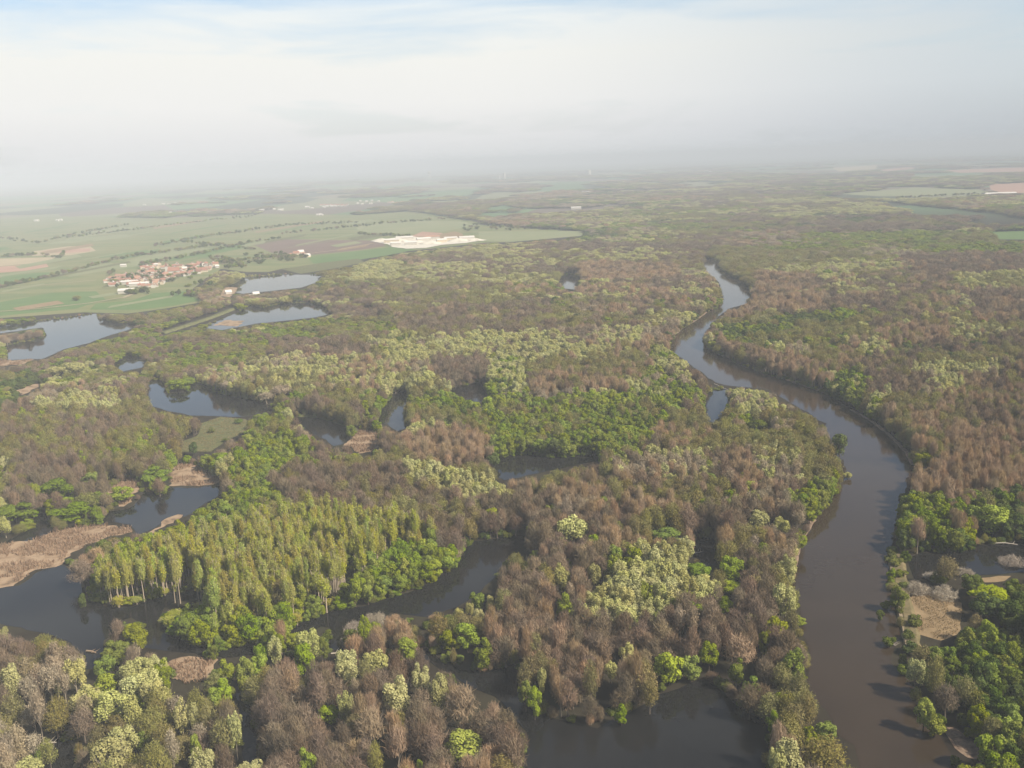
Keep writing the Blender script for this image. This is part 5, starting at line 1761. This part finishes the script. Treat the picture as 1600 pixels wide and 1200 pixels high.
# church with a pointed tower in the middle of the village
e = bpy.data.objects.new('church', None); C.objects.link(e)
p = at(272.0, 429.0); e.location = (p[0], p[1], 0.3); e.rotation_euler = (0, 0, 0.3)
tag(e, 'pale church with a slim tower among the village roofs', 'church')
w_, r_ = house_meshes(22, 10, 8, 6)
link('nave', w_, M_WALLS[0], e); link('roof', r_, M_ROOFS[0], e)
box_part('tower', -16, -10.6, -2.7, 2.7, -0.2, 17, M_WALLS[0], e)
V = [(-16.3, -3, 17), (-10.3, -3, 17), (-10.3, 3, 17), (-16.3, 3, 17), (-13.3, 0, 26)]
link('spire', mesh_from('spire', V, [(0, 1, 4), (1, 2, 4), (2, 3, 4), (3, 0, 4), (3, 2, 1, 0)]), M_ROOFS[2], e)

house(198, 458, 0.2, 26, 14, 5, 3, 0, 3, 'white barn alone in the green field below the village', None, 'barn', 'barn', False)
house(218, 447, 0.2, 34, 10, 5, 2, 0, 3, 'long white barn at the southern foot of the village', None, 'barn', 'barn', False)
house(203, 444, 0.2, 30, 10, 5, 2, 0, 3, 'second long pale barn at the southern foot of the village', None, 'barn', 'barn', False)
house(193, 417, 0.2, 12, 8, 4, 2, 0, 3, 'tiny white shed in the green field above the village', None, 'shed', 'shed', False)
for k, (x, y, ri) in enumerate(((458, 401, 1), (463, 398, 0), (470, 396, 3), (480, 402, 3), (473, 400, 1))):
    house(x, y, 0.3 * k, 14, 9, 4, 4, 1, ri, ['orange roofed farmhouse by the dark ploughed field', 'red roofed farmhouse by the dark ploughed field', 'pale roofed farm shed by the dark ploughed field',
          'pale roofed barn right of the farmhouses', 'smaller orange roofed farmhouse between farm sheds'][k])
for k, (x, y) in enumerate(((395, 466), (400, 462), (357, 459))):
    house(x, y, 0.5, 10, 7, 3, 3, 0, 3, ['small white cabin on the canal shore', 'second white cabin on the canal shore', 'pale cabin on the sandy lake shore'][k])
house(654, 427, 0.5, 24, 10, 4, 3, 0, 3, 'white roofed hall hidden in woods below the quarry', None, 'shed', 'shed', False)
# quarry
QUARRY_B = [(612, 379, 40, 14, 'pale quarry hall with brown shadow side'), (632, 375, 46, 18, 'largest white quarry hall'), (662, 377, 36, 14, 'white quarry hall in the middle of the yard'),
            (676, 374, 40, 12, 'pinkish quarry shed row'), (704, 376, 34, 14, 'white quarry hall right of the middle'), (729, 375, 40, 16, 'bright white quarry hall at the right end'),
            (642, 383, 30, 12, 'white quarry shed on the near side'), (618, 384, 26, 10, 'brown walled quarry shed on the near side'), (690, 379, 26, 10, 'white shed beside the chalk heaps')]
for k, (x, y, L, Wd, lab) in enumerate(QUARRY_B):
    house(x, y, 0.1 + 0.1 * (k % 3), L, Wd, 7, 3, 0 if k % 4 else 1, 3 if k != 3 else 1, lab + ' beyond the fields', None, 'quarry_hall', 'hall', False)


def heap(px, py, R, h, lab, seed):
    r = np.random.default_rng(seed)
    p = at(float(px), float(py))
    V, F = [], []
    nr, na = 7, 20
    for i in range(nr + 1):
        t = i / nr
        for k in range(na):
            an = 2 * math.pi * k / na
            rr = R * t * (0.85 + 0.3 * r.random()) * (1 + 0.5 * abs(math.cos(an)))
            V.append((rr * math.cos(an), rr * math.sin(an) * 0.7, h * (1 - t) ** 0.8 * (0.9 + 0.2 * r.random()) - (0.1 if i == nr else 0)))
    for i in range(nr):
        for k in range(na):
            a, b = i * na + k, i * na + (k + 1) % na
            F.append((a, a + na, b + na, b))
    o = link('chalk_heap', mesh_from('chalk_heap', V, F, True), M_CHALK)
    o.location = (p[0], p[1], 0.5)
    tag(o, lab, 'heap')


for k, (x, y, R, h, lab) in enumerate(((596, 377, 20, 8, 'chalk heap at the left end of the quarry'), (625, 378, 18, 9, 'chalk heap between quarry halls'), (652, 381, 24, 9, 'broad chalk heap in the near half of the quarry'),
                                       (672, 381, 22, 8, 'chalk heap right of the broad one'), (716, 377, 20, 8, 'chalk heap near the right quarry halls'), (742, 376, 18, 6, 'low pinkish chalk heap at the right tip of the quarry'))):
    heap(x, y, R, h, lab, k)

# far towns
fr = random.Random(4)
FAR = [(405, 412, 330, 3, 'white'), (428, 446, 328.5, 3, 'white'), (476, 490, 325.5, 3, 'white'), (500, 545, 321.5, 14, 'red'), (505, 530, 324, 4, 'white'), (555, 585, 319.5, 3, 'white'),
       (562, 600, 315, 4, 'white'), (606, 646, 317.5, 12, 'pink'), (495, 505, 337, 3, 'white'), (55, 62, 346, 2, 'white'), (90, 98, 345, 2, 'white'), (225, 230, 321, 1, 'white'), (255, 285, 319, 4, 'white'),
       (266, 269, 334, 1, 'white'), (540, 560, 281, 3, 'white'), (1000, 1016, 265, 4, 'white'), (1085, 1112, 269, 7, 'white'), (1112, 1128, 267, 4, 'pink'), (895, 902, 276, 2, 'white'), (1070, 1090, 271, 2, 'white')]
FARW = ['at the left end of the far village row', 'left of the red roofs of the far village row', 'just left of the far red roofed row', 'in the red roofed middle of the far row',
        'below the red roofed middle of the far row', 'right of the red roofs of the far row', 'behind the right half of the far row', 'at the right end of the far village row',
        'in front of the far village row', 'at the far left of the hazy fields', 'second from the far left of the hazy fields', 'left of the hazy hamlet', 'in the hazy hamlet above the village',
        'standing alone under the hazy hamlet', 'in faint haze left of the water tower', 'on the far plain right of the tower block', 'in the long pale factory row near the horizon',
        'at the right end of the far factory row', 'left of the far tower block', 'in front of the far factory row']
for k0, (x0, x1, y, n, col) in enumerate(FAR):
    for k in range(n):
        x = x0 + (x1 - x0) * (k + fr.random() * 0.6) / n
        yy = y + fr.uniform(-1.0, 1.0)
        d = float(at(x, yy)[1])
        L = min(60, max(12, fr.uniform(2.0, 4.6) * d / F_PX))
        ri = 3 if col == 'white' else (0 if col == 'red' else 1)
        house(x, yy, fr.uniform(-.2, .3), L, max(10, L * 0.4), max(5, L * 0.28), max(3, L * 0.12), 0, ri,
              f"far {col if col != 'pink' else 'pinkish'} building {FARW[k0]}", f"{col} buildings {FARW[k0]}", 'far_building', 'building', False)


def tower(px, py, w, h, lab, cap=True, name='tower'):
    p = at(float(px), float(py))
    e = bpy.data.objects.new(name, None); C.objects.link(e)
    e.location = (p[0], p[1], 0)
    tag(e, lab, 'tower')
    n = 16
    prof = [(w / 2, 0), (w / 2, h)]
    V, F = [], []
    for rr, z in prof:
        V += [(rr * math.cos(2 * math.pi * k / n), rr * math.sin(2 * math.pi * k / n), z) for k in range(n)]
    F = [(k, (k + 1) % n, n + (k + 1) % n, n + k) for k in range(n)] + [tuple(range(n, 2 * n))]
    link('shaft', mesh_from('shaft', V, F), M_WALLS[0], e)
    if cap:
        V, F = [], []
        prof = [(w / 2, h - .1), (w * 1.1, h + w * .5), (w * 1.1, h + w * 1.2), (w * .4, h + w * 1.6)]
        for rr, z in prof:
            V += [(rr * math.cos(2 * math.pi * k / n), rr * math.sin(2 * math.pi * k / n), z) for k in range(n)]
        F = [(i * n + k, i * n + (k + 1) % n, (i + 1) * n + (k + 1) % n, (i + 1) * n + k) for i in range(3) for k in range(n)] + [tuple(range(3 * n, 4 * n))]
        link('tank', mesh_from('tank', V, F), M_WALLS[0], e)


tower(920, 274, 46, 60, 'big white tower block standing out on the far plain', False)
tower(671, 279, 22, 60, 'slender white water tower in the far haze', True)
tower(788, 281, 26, 70, 'taller of two white towers in the far haze', False)
tower(780, 281, 20, 45, 'shorter of two white towers in the far haze', False)
house(1562, 306, 0.02, 120, 24, 9, 4, 0, 3, 'long white shed beside the red field at the right edge', None, 'farm_hall', 'hall', False)
house(1580, 305, 0.02, 40, 20, 9, 4, 1, 1, 'pinkish hall touching the long white shed', None, 'farm_hall', 'hall', False)
house(1475, 361, 0.1, 36, 14, 6, 3, 0, 3, 'white hall in dark woods on the right plain', None, 'farm_hall', 'hall', False)
house(1415, 384, 0.1, 26, 10, 4, 3, 0, 3, 'long pale roof in green woods on the right plain', None, 'farm_hall', 'hall', False)
house(1522, 399, 0.1, 40, 8, 3, 2, 0, 3, 'low pale roof line before the brown woods on the right', None, 'farm_hall', 'hall', False)
house(1460, 399, 0.1, 20, 8, 3, 2, 1, 3, 'short pale roof before the brown woods on the right', None, 'farm_hall', 'hall', False)
house(900, 327, 0.05, 40, 14, 7, 3, 0, 3, 'white hall in the middle of the far woods', None, 'farm_hall', 'hall', False)
house(918, 302, 0.05, 60, 14, 8, 3, 0, 3, 'thin white hall in the far woods below the tower block', None, 'farm_hall', 'hall', False)

# ------------------------------------------------------------------ the hazy air
hz_mat, t = new_mat('haze_air')
out = nd(t, 'ShaderNodeOutputMaterial')
pv = nd(t, 'ShaderNodeVolumePrincipled')
pv.inputs['Color'].default_value = (0.87, 0.925, 0.97, 1)
pv.inputs['Density'].default_value = 0.00016
pv.inputs['Anisotropy'].default_value = -0.22
t.links.new(pv.outputs[0], out.inputs['Volume'])
x0, x1, y0, y1, z0, z1 = -17200, 17200, -900, 27300, -1.5, CAM_H + 45
V = [(x0, y0, z0), (x1, y0, z0), (x1, y1, z0), (x0, y1, z0), (x0, y0, z1), (x1, y0, z1), (x1, y1, z1), (x0, y1, z1)]
F = [(0, 3, 2, 1), (4, 5, 6, 7), (0, 1, 5, 4), (1, 2, 6, 5), (2, 3, 7, 6), (3, 0, 4, 7)]
hz = link('haze', mesh_from('haze', V, F), hz_mat)
hz['kind'] = 'stuff'
hz['label'] = 'pale spring haze over the whole plain'
